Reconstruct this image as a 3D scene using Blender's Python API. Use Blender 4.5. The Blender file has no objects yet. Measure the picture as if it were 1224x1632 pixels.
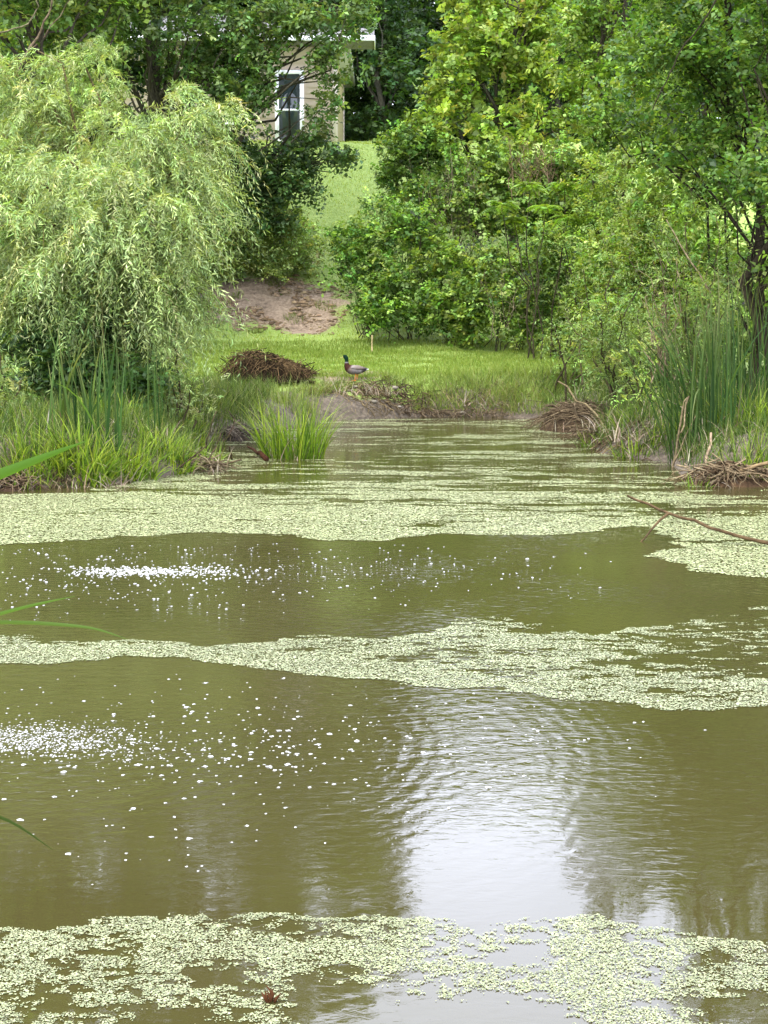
import bpy, math
import numpy as np
from mathutils import Vector

# ------------------------------------------------------------------ camera, world, sun, exposure
sc = bpy.context.scene
COL = sc.collection
PITCH = math.atan(308 / 2400.0)
CAM_Z = 1.8
FPX = 2400.0
cam_d = bpy.data.cameras.new('camera')
cam_d.sensor_fit = 'VERTICAL'
cam_d.sensor_height = 36.0
cam_d.lens = FPX / 1632.0 * 36.0
cam_d.clip_start = 0.05
cam_d.clip_end = 2000
cam = bpy.data.objects.new('camera', cam_d)
COL.objects.link(cam)
cam.location = (0, 0, CAM_Z)
cam.rotation_euler = (math.pi / 2 - PITCH, 0, 0)
sc.camera = cam

SUN_EL, SUN_AZ = math.radians(56), math.radians(-140)      # azimuth from +Y, clockwise
wd = bpy.data.worlds.new('World')
sc.world = wd
wd.use_nodes = True
nt = wd.node_tree
bg = nt.nodes['Background']
sky = nt.nodes.new('ShaderNodeTexSky')
sky.sky_type = 'NISHITA'
sky.sun_disc = False
sky.sun_elevation = SUN_EL
sky.sun_rotation = SUN_AZ
sky.air_density = 1.0
sky.dust_density = 2.0
tc = nt.nodes.new('ShaderNodeTexCoord')
cn = nt.nodes.new('ShaderNodeTexNoise')
cn.inputs['Scale'].default_value = 2.2
cn.inputs['Detail'].default_value = 5
cr = nt.nodes.new('ShaderNodeMapRange')
cr.inputs['From Min'].default_value = 0.34
cr.inputs['From Max'].default_value = 0.60
cr.inputs['To Min'].default_value = 0.62
cr.inputs['To Max'].default_value = 1.0
mx = nt.nodes.new('ShaderNodeMix')
mx.data_type = 'RGBA'
mx.inputs['B'].default_value = (11.9, 12.5, 15.2, 1)
nt.links.new(tc.outputs['Generated'], cn.inputs['Vector'])
nt.links.new(cn.outputs['Fac'], cr.inputs['Value'])
nt.links.new(cr.outputs['Result'], mx.inputs['Factor'])
nt.links.new(sky.outputs['Color'], mx.inputs['A'])
nt.links.new(mx.outputs['Result'], bg.inputs['Color'])
bg.inputs['Strength'].default_value = 0.13

sl = bpy.data.lights.new('sun', 'SUN')
sl.energy = 1.5
sl.angle = math.radians(10)
sl.color = (1.0, 0.95, 0.86)
sun = bpy.data.objects.new('sun', sl)
COL.objects.link(sun)
sd = Vector((math.sin(SUN_AZ) * math.cos(SUN_EL), math.cos(SUN_AZ) * math.cos(SUN_EL), math.sin(SUN_EL)))
sun.rotation_euler = sd.to_track_quat('Z', 'Y').to_euler()
sun.location = (0, 0, 30)

sc.view_settings.view_transform = 'Standard'
sc.view_settings.look = 'None'
sc.view_settings.gamma = 1
sc.view_settings.exposure = 1.75
sc.cycles.max_bounces = 7
sc.cycles.diffuse_bounces = 3
sc.cycles.glossy_bounces = 3
sc.cycles.transmission_bounces = 3
sc.cycles.transparent_max_bounces = 4
sc.cycles.caustics_reflective = False
sc.cycles.caustics_refractive = False

# ------------------------------------------------------------------ helpers
F_ = np.array([0, math.cos(PITCH), -math.sin(PITCH)])
U_ = np.array([0, math.sin(PITCH), math.cos(PITCH)])


def ray(px, py):
    return F_ + np.array([(px - 612) / FPX, 0, 0]) - U_ * ((py - 816) / FPX)


def at(px, py, Y):                       # the world point seen at (px, py), Y metres ahead
    d = ray(px, py)
    return np.array([0, 0, CAM_Z]) + d * (Y / d[1])


def onz(px, py, z=0.0):                  # the world point seen at (px, py) on the level z
    d = ray(px, py)
    return np.array([0, 0, CAM_Z]) + d * ((z - CAM_Z) / d[2])


def project(P):
    Q = P - np.array([0, 0, CAM_Z])
    dep = Q @ F_
    return 612 + FPX * Q[:, 0] / dep, 816 - FPX * (Q @ U_) / dep


def norm(v):
    return v / (np.linalg.norm(v, axis=-1, keepdims=True) + 1e-9)


_perm = np.random.RandomState(5).rand(256, 256)


def vnoise(x, y):
    xi, yi = np.floor(x).astype(int), np.floor(y).astype(int)
    fx, fy = x - xi, y - yi
    fx, fy = fx * fx * (3 - 2 * fx), fy * fy * (3 - 2 * fy)
    g = lambda a, b: _perm[a & 255, b & 255]
    return (g(xi, yi) * (1 - fx) + g(xi + 1, yi) * fx) * (1 - fy) + (g(xi, yi + 1) * (1 - fx) + g(xi + 1, yi + 1) * fx) * fy


def fbm(x, y, o=4):
    s, a, t = 0, 1.0, 0
    for i in range(o):
        s = s + a * vnoise(x * 2 ** i + 17.3 * i, y * 2 ** i + 9.1 * i)
        t += a
        a *= 0.55
    return s / t


def inpoly(x, y, poly):
    r = np.zeros(x.shape, bool)
    n = len(poly)
    for i in range(n):
        x1, y1 = poly[i]
        x2, y2 = poly[(i + 1) % n]
        c = (y1 > y) != (y2 > y)
        r ^= c & (x < (x2 - x1) * (y - y1) / ((y2 - y1) if y2 != y1 else 1e-9) + x1)
    return r


def polydist(x, y, poly):
    d = np.full(x.shape, 1e9)
    n = len(poly)
    for i in range(n):
        a = np.array(poly[i], float)
        b = np.array(poly[(i + 1) % n], float)
        ab = b - a
        t = np.clip(((x - a[0]) * ab[0] + (y - a[1]) * ab[1]) / (ab @ ab), 0, 1)
        d = np.minimum(d, np.hypot(x - a[0] - t * ab[0], y - a[1] - t * ab[1]))
    return d


class Geo:
    """collects vertices, faces of any size, colours and material slots for ONE mesh"""

    def __init__(s):
        s.v, s.f, s.c, s.m, s.n = [], [], [], [], 0

    def add(s, v, faces, col=(1, 1, 1), mi=0):
        v = np.asarray(v, float).reshape(-1, 3)
        faces = np.asarray(faces, int)
        col = np.asarray(col, float)
        if col.ndim == 1:
            col = np.tile(col, (len(v), 1))
        s.v.append(v)
        s.c.append(col)
        s.f.append(faces + s.n)
        s.m.append(np.full(len(faces), mi))
        s.n += len(v)
        return s

    def build(s, name, mats, parent=None, smooth=False, **props):
        me = bpy.data.meshes.new(name)
        v = np.concatenate(s.v)
        c = np.concatenate(s.c)
        me.vertices.add(len(v))
        me.vertices.foreach_set('co', v.astype(np.float32).ravel())
        loops = np.concatenate([f.ravel() for f in s.f])
        sizes = np.concatenate([np.full(len(f), f.shape[1]) for f in s.f])
        starts = np.concatenate([[0], np.cumsum(sizes)[:-1]])
        me.loops.add(len(loops))
        me.loops.foreach_set('vertex_index', loops.astype(np.int32))
        me.polygons.add(len(sizes))
        me.polygons.foreach_set('loop_start', starts.astype(np.int32))
        me.polygons.foreach_set('loop_total', sizes.astype(np.int32))
        me.polygons.foreach_set('material_index', np.concatenate(s.m).astype(np.int32))
        if smooth:
            me.polygons.foreach_set('use_smooth', np.ones(len(sizes), bool))
        me.update(calc_edges=True)
        ca = me.color_attributes.new('Col', 'FLOAT_COLOR', 'POINT')
        ca.data.foreach_set('color', np.hstack([c, np.ones((len(c), 1))]).astype(np.float32).ravel())
        for m in (mats if isinstance(mats, (list, tuple)) else [mats]):
            me.materials.append(m)
        o = bpy.data.objects.new(name, me)
        COL.objects.link(o)
        if parent:
            o.parent = parent
            o.matrix_parent_inverse = parent.matrix_world.inverted()
        for k, val in props.items():
            o[k] = val
        return o


def empty(name, loc, label, cat, group=None):
    o = bpy.data.objects.new(name, None)
    COL.objects.link(o)
    o.location = loc
    o.empty_display_size = 0.2
    o['label'] = label
    o['category'] = cat
    if group:
        o['group'] = group
    bpy.context.view_layer.update()
    return o


def tag(o, label, cat, group=None, kind=None):
    o['label'] = label
    o['category'] = cat
    if group:
        o['group'] = group
    if kind:
        o['kind'] = kind
    return o


def box(g, x0, x1, y0, y1, z0, z1, col=(1, 1, 1), mi=0):
    v = [(x, y, z) for x in (x0, x1) for y in (y0, y1) for z in (z0, z1)]
    g.add(v, [(0, 1, 3, 2), (4, 6, 7, 5), (0, 4, 5, 1), (2, 3, 7, 6), (0, 2, 6, 4), (1, 5, 7, 3)], col, mi)


def tube(g, pts, rad, sides=6, col=(1, 1, 1), mi=0):
    pts = np.asarray(pts, float)
    rad = np.broadcast_to(np.asarray(rad, float), (len(pts),))
    t = np.gradient(pts, axis=0)
    t = norm(t)
    ref = np.array([0.31, 0.17, 0.93]) if abs(t[0][2]) < 0.9 else np.array([1.0, 0.1, 0])
    a = norm(np.cross(t, ref))
    b = np.cross(t, a)
    th = np.arange(sides) / sides * 2 * np.pi
    v = pts[:, None] + rad[:, None, None] * (np.cos(th)[None, :, None] * a[:, None] + np.sin(th)[None, :, None] * b[:, None])
    n = len(pts)
    f = []
    for i in range(n - 1):
        for k in range(sides):
            k2 = (k + 1) % sides
            f.append((i * sides + k, i * sides + k2, (i + 1) * sides + k2, (i + 1) * sides + k))
    g.add(v, f, col, mi)
    g.f.append(np.array([list(range(g.n - sides, g.n))]))
    g.m.append(np.array([mi]))


def wobble(a, b, rng, n=6, amp=0.1, sag=0.0):
    a, b = np.asarray(a, float), np.asarray(b, float)
    t = np.linspace(0, 1, n)[:, None]
    p = a + (b - a) * t
    L = np.linalg.norm(b - a)
    p[1:-1] += rng.normal(0, amp * L / n, (n - 2, 3))
    p[:, 2] += sag * L * (4 * t[:, 0] * (1 - t[:, 0]))
    return p


# ------------------------------------------------------------------ materials
def newmat(name):
    m = bpy.data.materials.new(name)
    m.use_nodes = True
    return m, m.node_tree, m.node_tree.nodes['Principled BSDF']


def leafmat(name, rough=0.5, trans=0.3, spec=0.4):
    m, t, p = newmat(name)
    a = t.nodes.new('ShaderNodeVertexColor')
    a.layer_name = 'Col'
    p.inputs['Roughness'].default_value = rough
    p.inputs['Specular IOR Level'].default_value = spec
    t.links.new(a.outputs['Color'], p.inputs['Base Color'])
    tr = t.nodes.new('ShaderNodeBsdfTranslucent')
    g = t.nodes.new('ShaderNodeMix')
    g.data_type = 'RGBA'
    g.blend_type = 'MULTIPLY'
    g.inputs['Factor'].default_value = 1
    g.inputs['B'].default_value = (1.5, 1.4, 0.5, 1)
    t.links.new(a.outputs['Color'], g.inputs['A'])
    t.links.new(g.outputs['Result'], tr.inputs['Color'])
    ms = t.nodes.new('ShaderNodeMixShader')
    ms.inputs['Fac'].default_value = trans
    t.links.new(p.outputs['BSDF'], ms.inputs[1])
    t.links.new(tr.outputs['BSDF'], ms.inputs[2])
    t.links.new(ms.outputs['Shader'], t.nodes['Material Output'].inputs['Surface'])
    return m


def colmat(name, rough=0.8, scale=20, amt=0.4, bump=0.3, spec=0.3, stretch=(1, 1, 1), k=1.0, warm=(1, 1, 1)):
    """vertex colour broken up by noise, with a bump"""
    m, t, p = newmat(name)
    a = t.nodes.new('ShaderNodeVertexColor')
    a.layer_name = 'Col'
    tc = t.nodes.new('ShaderNodeTexCoord')
    mp = t.nodes.new('ShaderNodeMapping')
    mp.inputs['Scale'].default_value = stretch
    n = t.nodes.new('ShaderNodeTexNoise')
    n.inputs['Scale'].default_value = scale
    n.inputs['Detail'].default_value = 6
    t.links.new(tc.outputs['Object'], mp.inputs['Vector'])
    t.links.new(mp.outputs['Vector'], n.inputs['Vector'])
    r = t.nodes.new('ShaderNodeMapRange')
    r.inputs['From Min'].default_value = 0.3
    r.inputs['From Max'].default_value = 0.7
    r.inputs['To Min'].default_value = (1 - amt) * k
    r.inputs['To Max'].default_value = (1 + amt) * k
    t.links.new(n.outputs['Fac'], r.inputs['Value'])
    v = t.nodes.new('ShaderNodeVectorMath')
    v.operation = 'SCALE'
    t.links.new(a.outputs['Color'], v.inputs[0])
    t.links.new(r.outputs['Result'], v.inputs['Scale'])
    w = t.nodes.new('ShaderNodeVectorMath')
    w.operation = 'MULTIPLY'
    w.inputs[1].default_value = warm
    t.links.new(v.outputs['Vector'], w.inputs[0])
    t.links.new(w.outputs['Vector'], p.inputs['Base Color'])
    b = t.nodes.new('ShaderNodeBump')
    b.inputs['Strength'].default_value = bump
    b.inputs['Distance'].default_value = 0.02
    t.links.new(n.outputs['Fac'], b.inputs['Height'])
    t.links.new(b.outputs['Normal'], p.inputs['Normal'])
    p.inputs['Roughness'].default_value = rough
    p.inputs['Specular IOR Level'].default_value = spec
    return m


M_LEAF = leafmat('broad leaf', 0.5, 0.38, 0.25)
M_WILLOW = leafmat('willow leaf', 0.5, 0.3, 0.3)
M_BLADE = leafmat('grass blade', 0.6, 0.38, 0.1)
M_DRY = leafmat('dry reed', 0.9, 0.1, 0.05)
M_BARK = colmat('bark', 0.95, 9, 0.55, 0.8, 0.05, (6, 6, 1), 0.42, (1, .98, .82))
M_WOOD = colmat('dead wood', 0.95, 18, 0.55, 0.6, 0.08, (1, 1, 1), 0.62, (1.05, .98, .72))
M_STONE = colmat('stone', 0.9, 30, 0.3, 0.4, 0.1, (1, 1, 1), .8, (1, .96, .86))
M_WEED = leafmat('duckweed frond', 0.5, 0.03, 0.5)


def ground_material():
    m, t, p = newmat('ground')
    N, L = t.nodes, t.links
    tc = N.new('ShaderNodeTexCoord')
    at_ = N.new('ShaderNodeVertexColor')
    at_.layer_name = 'Col'
    sp = N.new('ShaderNodeSeparateColor')
    L.new(at_.outputs['Color'], sp.inputs['Color'])

    def noise(s, d=6, stretch=None):
        n = N.new('ShaderNodeTexNoise')
        n.inputs['Scale'].default_value = s
        n.inputs['Detail'].default_value = d
        n.inputs['Roughness'].default_value = 0.6
        if stretch:
            mp = N.new('ShaderNodeMapping')
            mp.inputs['Scale'].default_value = stretch
            L.new(tc.outputs['Object'], mp.inputs['Vector'])
            L.new(mp.outputs['Vector'], n.inputs['Vector'])
        else:
            L.new(tc.outputs['Object'], n.inputs['Vector'])
        return n

    def ramp(src, stops):
        r = N.new('ShaderNodeValToRGB')
        e = r.color_ramp.elements
        while len(e) < len(stops):
            e.new(0.5)
        for el, (pos, c) in zip(e, stops):
            el.position = pos
            el.color = (*c, 1)
        L.new(src, r.inputs['Fac'])
        return r

    def mix(fac, a, b):
        x = N.new('ShaderNodeMix')
        x.data_type = 'RGBA'
        L.new(fac, x.inputs['Factor'])
        L.new(a, x.inputs['A'])
        L.new(b, x.inputs['B'])
        return x.outputs['Result']

    def thresh(mask, n, lo=0.42, hi=0.58):
        ad = N.new('ShaderNodeMath')
        ad.operation = 'ADD'
        L.new(mask, ad.inputs[0])
        L.new(n, ad.inputs[1])
        sb = N.new('ShaderNodeMapRange')
        sb.inputs['From Min'].default_value = lo + 0.5
        sb.inputs['From Max'].default_value = hi + 0.5
        L.new(ad.outputs[0], sb.inputs['Value'])
        return sb.outputs['Result']
    n1, n2, n3 = noise(0.8, 5), noise(6, 7), noise(28, 5)
    grass = mix(n1.outputs['Fac'],
                ramp(n2.outputs['Fac'], [(0.3, (0.11, 0.175, 0.025)), (0.5, (0.17, 0.25, 0.04)), (0.72, (0.26, 0.31, 0.08))]).outputs['Color'],
                ramp(n3.outputs['Fac'], [(0.3, (0.13, 0.20, 0.03)), (0.5, (0.20, 0.28, 0.045)), (0.72, (0.30, 0.33, 0.10))]).outputs['Color'])
    n4, n5 = noise(2.6, 8, (1, 1.6, 1)), noise(13, 6)
    dirt = mix(n5.outputs['Fac'],
               ramp(n4.outputs['Fac'], [(0.36, (0.075, 0.05, 0.028)), (0.5, (0.21, 0.15, 0.095)), (0.68, (0.30, 0.23, 0.15))]).outputs['Color'],
               ramp(n5.outputs['Fac'], [(0.38, (0.06, 0.04, 0.022)), (0.5, (0.22, 0.16, 0.10)), (0.66, (0.32, 0.24, 0.16))]).outputs['Color'])
    mud = ramp(n5.outputs['Fac'], [(0.3, (0.031, 0.0236, 0.0136)), (0.5, (0.0744, 0.0558, 0.0341)), (0.7, (0.1364, 0.1054, 0.0682))]).outputs['Color']
    c = mix(thresh(sp.outputs['Red'], n4.outputs['Fac']), grass, dirt)
    c = mix(thresh(sp.outputs['Green'], n2.outputs['Fac']), c, mud)
    L.new(c, p.inputs['Base Color'])
    p.inputs['Roughness'].default_value = 0.9
    b = N.new('ShaderNodeBump')
    b.inputs['Strength'].default_value = 0.7
    b.inputs['Distance'].default_value = 0.08
    L.new(n5.outputs['Fac'], b.inputs['Height'])
    L.new(b.outputs['Normal'], p.inputs['Normal'])
    return m


def water_material():
    m, t, p = newmat('pond water')
    N, L = t.nodes, t.links
    tc = N.new('ShaderNodeTexCoord')
    p.inputs['Roughness'].default_value = 0.015
    p.inputs['IOR'].default_value = 1.45

    def noise(s, stretch, d=3, rot=0.0, dist=0.0):
        mp = N.new('ShaderNodeMapping')
        mp.inputs['Scale'].default_value = stretch
        mp.inputs['Rotation'].default_value = (0, 0, rot)
        n = N.new('ShaderNodeTexNoise')
        n.inputs['Scale'].default_value = s
        n.inputs['Detail'].default_value = d
        n.inputs['Distortion'].default_value = dist
        L.new(tc.outputs['Object'], mp.inputs['Vector'])
        L.new(mp.outputs['Vector'], n.inputs['Vector'])
        return n.outputs['Fac']

    def math_(op, a, b):
        x = N.new('ShaderNodeMath')
        x.operation = op
        for i, s in enumerate((a, b)):
            if isinstance(s, (int, float)):
                x.inputs[i].default_value = s
            else:
                L.new(s, x.inputs[i])
        return x.outputs[0]
    # silt colour
    r = N.new('ShaderNodeValToRGB')
    e = r.color_ramp.elements
    e[0].position, e[0].color = 0.3, (0.031, 0.0265, 0.0078, 1)
    e[1].position, e[1].color = 0.7, (0.040, 0.0352, 0.0112, 1)
    L.new(noise(0.5, (1, 1, 1), 4), r.inputs['Fac'])
    L.new(r.outputs['Color'], p.inputs['Base Color'])
    # ripples: rings leaving the two splashes, small wind ripples, calm areas
    def rings(loc, scale, dist=1.5):
        mp = N.new('ShaderNodeMapping')
        mp.inputs['Location'].default_value = (-loc[0], -loc[1], 0)
        w = N.new('ShaderNodeTexWave')
        w.wave_type = 'RINGS'
        w.rings_direction = 'SPHERICAL'
        w.inputs['Scale'].default_value = scale
        w.inputs['Distortion'].default_value = dist
        w.inputs['Detail'].default_value = 2
        w.inputs['Detail Scale'].default_value = 2.5
        L.new(tc.outputs['Object'], mp.inputs['Vector'])
        L.new(mp.outputs['Vector'], w.inputs['Vector'])
        return w.outputs['Fac']
    s1, s2 = onz(70, 1185), onz(230, 912)
    h = math_('ADD', math_('MULTIPLY', rings(s1, 3.6, 3.5), 0.22), math_('MULTIPLY', rings(s2, 2.6, 3.5), 0.16))
    h = math_('ADD', h, math_('MULTIPLY', noise(20, (0.55, 1.2, 1), 4, 0.2, 1.1), 0.9))
    h = math_('ADD', h, math_('MULTIPLY', noise(4.5, (0.55, 1, 1), 3, -0.3, 0.8), 1.2))
    calm = N.new('ShaderNodeMapRange')
    calm.inputs['From Min'].default_value = 0.38
    calm.inputs['From Max'].default_value = 0.62
    calm.inputs['To Min'].default_value = 0.25
    calm.inputs['To Max'].default_value = 1.0
    L.new(noise(0.55, (1, 0.8, 1), 2), calm.inputs['Value'])
    # the weed mats still the water between and in front of them
    sx = N.new('ShaderNodeSeparateXYZ')
    L.new(tc.outputs['Object'], sx.inputs[0])
    still = N.new('ShaderNodeMapRange')
    still.inputs['From Min'].default_value = 4.45
    still.inputs['From Max'].default_value = 5.6
    still.inputs['To Min'].default_value = 0.12
    still.inputs['To Max'].default_value = 1.0
    L.new(sx.outputs['Y'], still.inputs['Value'])
    h = math_('MULTIPLY', math_('MULTIPLY', h, calm.outputs['Result']), still.outputs['Result'])
    b = N.new('ShaderNodeBump')
    b.inputs['Strength'].default_value = 1.0
    b.inputs['Distance'].default_value = 0.0042
    L.new(h, b.inputs['Height'])
    L.new(b.outputs['Normal'], p.inputs['Normal'])
    return m


# ------------------------------------------------------------------ the setting: ground and pond
POND = [(-9, 1.6), (-7.5, 8), (-5.5, 14.9), (-3.95, 16.0), (-3.25, 16.25), (-2.55, 17.1), (-2.2, 18.2), (-2.6, 20.5), (-2.5, 22.5), (-2.0, 24.2),
        (-1.15, 26.6), (0.3, 27.6), (1.6, 28.1), (2.9, 27.2), (3.5, 25.2), (3.1, 22.4), (2.95, 20.2), (3.55, 19.0), (3.5, 16.9), (4.3, 16.7),
        (6.4, 15.4), (8.5, 10), (9, 1.6)]
_PY = [0, 27.9, 28.5, 34, 36, 38.5, 42, 46, 49, 62, 110, 400]
_PZ = [0.42, 0.45, 0.66, 1.06, 1.45, 2.75, 4.75, 7.0, 7.3, 8.6, 13, 30]


def hgt(x, y):
    x, y = np.asarray(x, float), np.asarray(y, float)
    ins = inpoly(x, y, POND)
    d = polydist(x, y, POND) + (fbm(x * 1.3 + 40, y * 1.3 + 9, 3) - 0.5) * 0.5
    d = np.where(ins, -polydist(x, y, POND), np.maximum(d, 0.0))
    base = np.interp(y, _PY, _PZ)
    k = np.clip(d / 1.0, 0, 1)
    k = 1 - (1 - k) ** 2
    lump = (fbm(x * 0.35 + 3, y * 0.35 + 8, 3) - 0.5) * 0.35 * np.clip((y - 33) / 6, 0.15, 1) + (fbm(x * 2.1, y * 2.1, 3) - 0.5) * 0.10
    z = (base + lump * 1.0) * k + 0.03
    z = np.where(y < 2.0, z * np.clip(1.0 - 0 * y, 0, 1), z)
    return np.where(ins, np.maximum(-0.6, d * 0.5) - 0.02, z)


xs = np.concatenate([[-400, -200, -120, -80, -55, -40, -30, -24], np.arange(-20, -6, 0.4), np.arange(-6, 8, 0.14), np.arange(8, 20, 0.4), [24, 30, 40, 55, 80, 120, 200, 400]])
ys = np.concatenate([[-60, -30, -15, -8], np.arange(-4, 14, 0.4), np.arange(14, 48, 0.14), np.arange(48, 70, 0.6), [75, 85, 100, 130, 180, 260, 400]])
X, Y = np.meshgrid(xs, ys)
Z = hgt(X, Y)
px_, py_ = project(np.stack([X.ravel(), np.maximum(Y.ravel(), 1), Z.ravel()], 1))
px_, py_ = px_.reshape(X.shape), py_.reshape(X.shape)
# bare soil on the slope behind the lawn, as worn into the hillside
soil = np.clip(1 - np.hypot((X + 3.1) / 3.0, (Y - 37.4) / 1.6), 0, 1) * 1.5 + np.clip(1 - np.hypot((X + 1.7) / 0.9, (Y - 36.2) / 0.9), 0, 1)
soil = np.clip(soil + np.clip(1 - np.hypot((X + 0.9) / 1.4, (Y - 29.0) / 1.0), 0, 1) * 1.6, 0, 1)
path = np.clip(1 - abs(Y - 29.6) / 0.5, 0, 1) * np.clip((X - 0.4) / 1.0, 0, 1) * 0.52
soil = np.maximum(soil, path)
dsh = np.where(inpoly(X, Y, POND), 0, polydist(X, Y, POND))
mudm = np.maximum(np.clip(1.15 - dsh / 0.62, 0, 1), np.where((Y < 27.6) & (abs(X) < 12), .62, 0))
g = Geo()
V = np.stack([X, Y, Z], -1).reshape(-1, 3)
nx = len(xs)
I = np.arange(len(V)).reshape(X.shape)
Fc = np.stack([I[:-1, :-1], I[:-1, 1:], I[1:, 1:], I[1:, :-1]], -1).reshape(-1, 4)
g.add(V, Fc, np.stack([soil.ravel(), mudm.ravel(), np.zeros(V.shape[0])], 1))
g.build('ground', ground_material(), smooth=True, kind='structure')

g = Geo()
wx, wy = np.linspace(-12, 12, 3), np.linspace(1.2, 29.5, 3)
WX, WY = np.meshgrid(wx, wy)
WI = np.arange(9).reshape(3, 3)
g.add(np.stack([WX, WY, WX * 0], -1).reshape(-1, 3), np.stack([WI[:-1, :-1], WI[:-1, 1:], WI[1:, 1:], WI[1:, :-1]], -1).reshape(-1, 4))
g.build('pond_water', water_material(), kind='structure')


# ------------------------------------------------------------------ plant generators
LEAF_K = 0.97
DENS = 2.3
BIG = 1.15


def pal(rng, n, cols, jit=0.12):
    cols = np.asarray(cols, float)
    w = rng.rand(n, 1) * (len(cols) - 1)
    i = np.clip(w.astype(int)[:, 0], 0, len(cols) - 2)
    f = w - i[:, None]
    c = cols[i] * (1 - f) + cols[i + 1] * f
    return np.clip(c * (1 + rng.normal(0, jit, (n, 1))) * (1 + rng.normal(0, jit * 0.35, (n, 3))), 0.004, 0.9)


def leaves(g, P, D, Nn, Ln, W, col, shape=0.45, mi=0):
    """one four-cornered, slightly folded leaf per row"""
    D = norm(D)
    S = norm(np.cross(D, Nn))
    Nn = np.cross(S, D)
    Ln, W = np.broadcast_to(Ln, (len(P),))[:, None], np.broadcast_to(W, (len(P),))[:, None]
    mid = P + D * Ln * shape
    v = np.stack([P, mid + S * W * 0.5 + Nn * W * 0.14, P + D * Ln - Nn * Ln * 0.1, mid - S * W * 0.5 + Nn * W * 0.14], 1)
    f = np.arange(len(P) * 4).reshape(-1, 4)
    g.add(v.reshape(-1, 3), f, np.repeat(col, 4, 0), mi)


def sprays(g, rng, P, D, L, k, leaf, width, cols, droop=0.3, spread=0.9, shape=0.45, jit=0.16, spj=0.27):
    """twigs at P along D, k leaves each"""
    n = len(P)
    t = (np.arange(k)[None] + 0.6 + rng.uniform(-.3, .3, (n, k))) / k
    D = norm(D)
    L = np.broadcast_to(L, (n,))
    pos = P[:, None] + D[:, None] * (t * L[:, None])[..., None]
    pos[..., 2] -= droop * L[:, None] * t ** 2
    dd = np.repeat(D[:, None], k, 1).copy()
    dd[..., 2] -= 2 * droop * t
    dd = norm(dd)
    ref = norm(rng.normal(0, 1, (n, 1, 3)) * 0.5 + np.array([0, 0, 1.0]))
    side = norm(np.cross(dd, np.broadcast_to(ref, dd.shape)))
    sgn = np.where(np.arange(k) % 2 == 0, 1, -1)[None, :, None]
    ld = norm(dd * (1.15 - spread) + side * sgn * spread + rng.normal(0, 0.28, dd.shape))
    ln = norm(np.broadcast_to(ref, dd.shape) + rng.normal(0, 0.38, dd.shape))
    c = pal(rng, n, cols, spj) * LEAF_K
    c = np.repeat(c[:, None], k, 1) * (1 + rng.normal(0, jit, (n, k, 1)))
    sz = leaf * rng.uniform(0.6, 1.2, n * k)
    leaves(g, pos.reshape(-1, 3), ld.reshape(-1, 3), ln.reshape(-1, 3), sz, sz * width, np.clip(c, 0.004, 0.9).reshape(-1, 3), shape)


def clumps(rng, blobs, per, rel=(0.22, 0.42)):
    out = []
    for (c, r) in blobs:
        c, r = np.asarray(c, float), np.broadcast_to(np.asarray(r, float), (3,))
        rm = (r[0] * r[1] * r[2]) ** (1 / 3)
        m = max(3, int(per * max(rm, rm ** 0.3)))
        d = norm(rng.normal(0, 1, (m, 3)))
        rr = rng.uniform(0.35, 1.0, (m, 1)) ** 0.6
        p = c + d * rr * r
        s = rng.uniform(rel[0], rel[1], m) * min(r)
        out += [(p[i], max(0.12, s[i])) for i in range(m)]
    return out


def crown(g, rng, cl, density, k, leaf, width, cols, L=0.35, droop=0.25, flat=0.75, spread=0.9, shape=0.45):
    P, D = [], []
    for (c, s) in cl:
        n = max(5, int(density * DENS * s * s))
        d = norm(rng.normal(0, 1, (n, 3)))
        d[:, 2] = d[:, 2] * flat + 0.1
        r = rng.uniform(0.25, 1.0, (n, 1)) ** 0.6
        P.append(c + d * r * s)
        D.append(norm(d + rng.normal(0, 0.45, (n, 3)) + np.array([0, 0, 0.25])))
    P, D = np.concatenate(P), np.concatenate(D)
    LL = L * rng.uniform(0.55, 1.25, len(P))
    sprays(g, rng, P, D, LL, k, leaf * BIG, width, cols, droop, spread, shape)


def limbs(g, rng, top, base, r0, cl, frac=0.5, rb=0.03, col=(0.12, 0.10, 0.08)):
    base, top = np.asarray(base, float), np.asarray(top, float)
    tp = wobble(base, top, rng, 9, 0.22)
    rad = np.linspace(r0, r0 * 0.25, 9)
    for c, s in cl:
        if rng.rand() > frac:
            continue
        t = np.clip((c[2] - base[2]) / (top[2] - base[2] + 1e-6) - rng.uniform(0.08, 0.35), 0.06, 0.95)
        i = t * 8
        a = tp[int(i)] * (1 - i % 1) + tp[min(8, int(i) + 1)] * (i % 1)
        L = np.linalg.norm(c - a)
        r = min(r0 * 0.55, rb * (0.5 + L * 0.35))
        tube(g, wobble(a, c, rng, 6, 0.25, 0.08), np.linspace(r, 0.006, 6), 5, np.array(col) * rng.uniform(0.8, 1.2))
    return tp, rad


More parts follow.
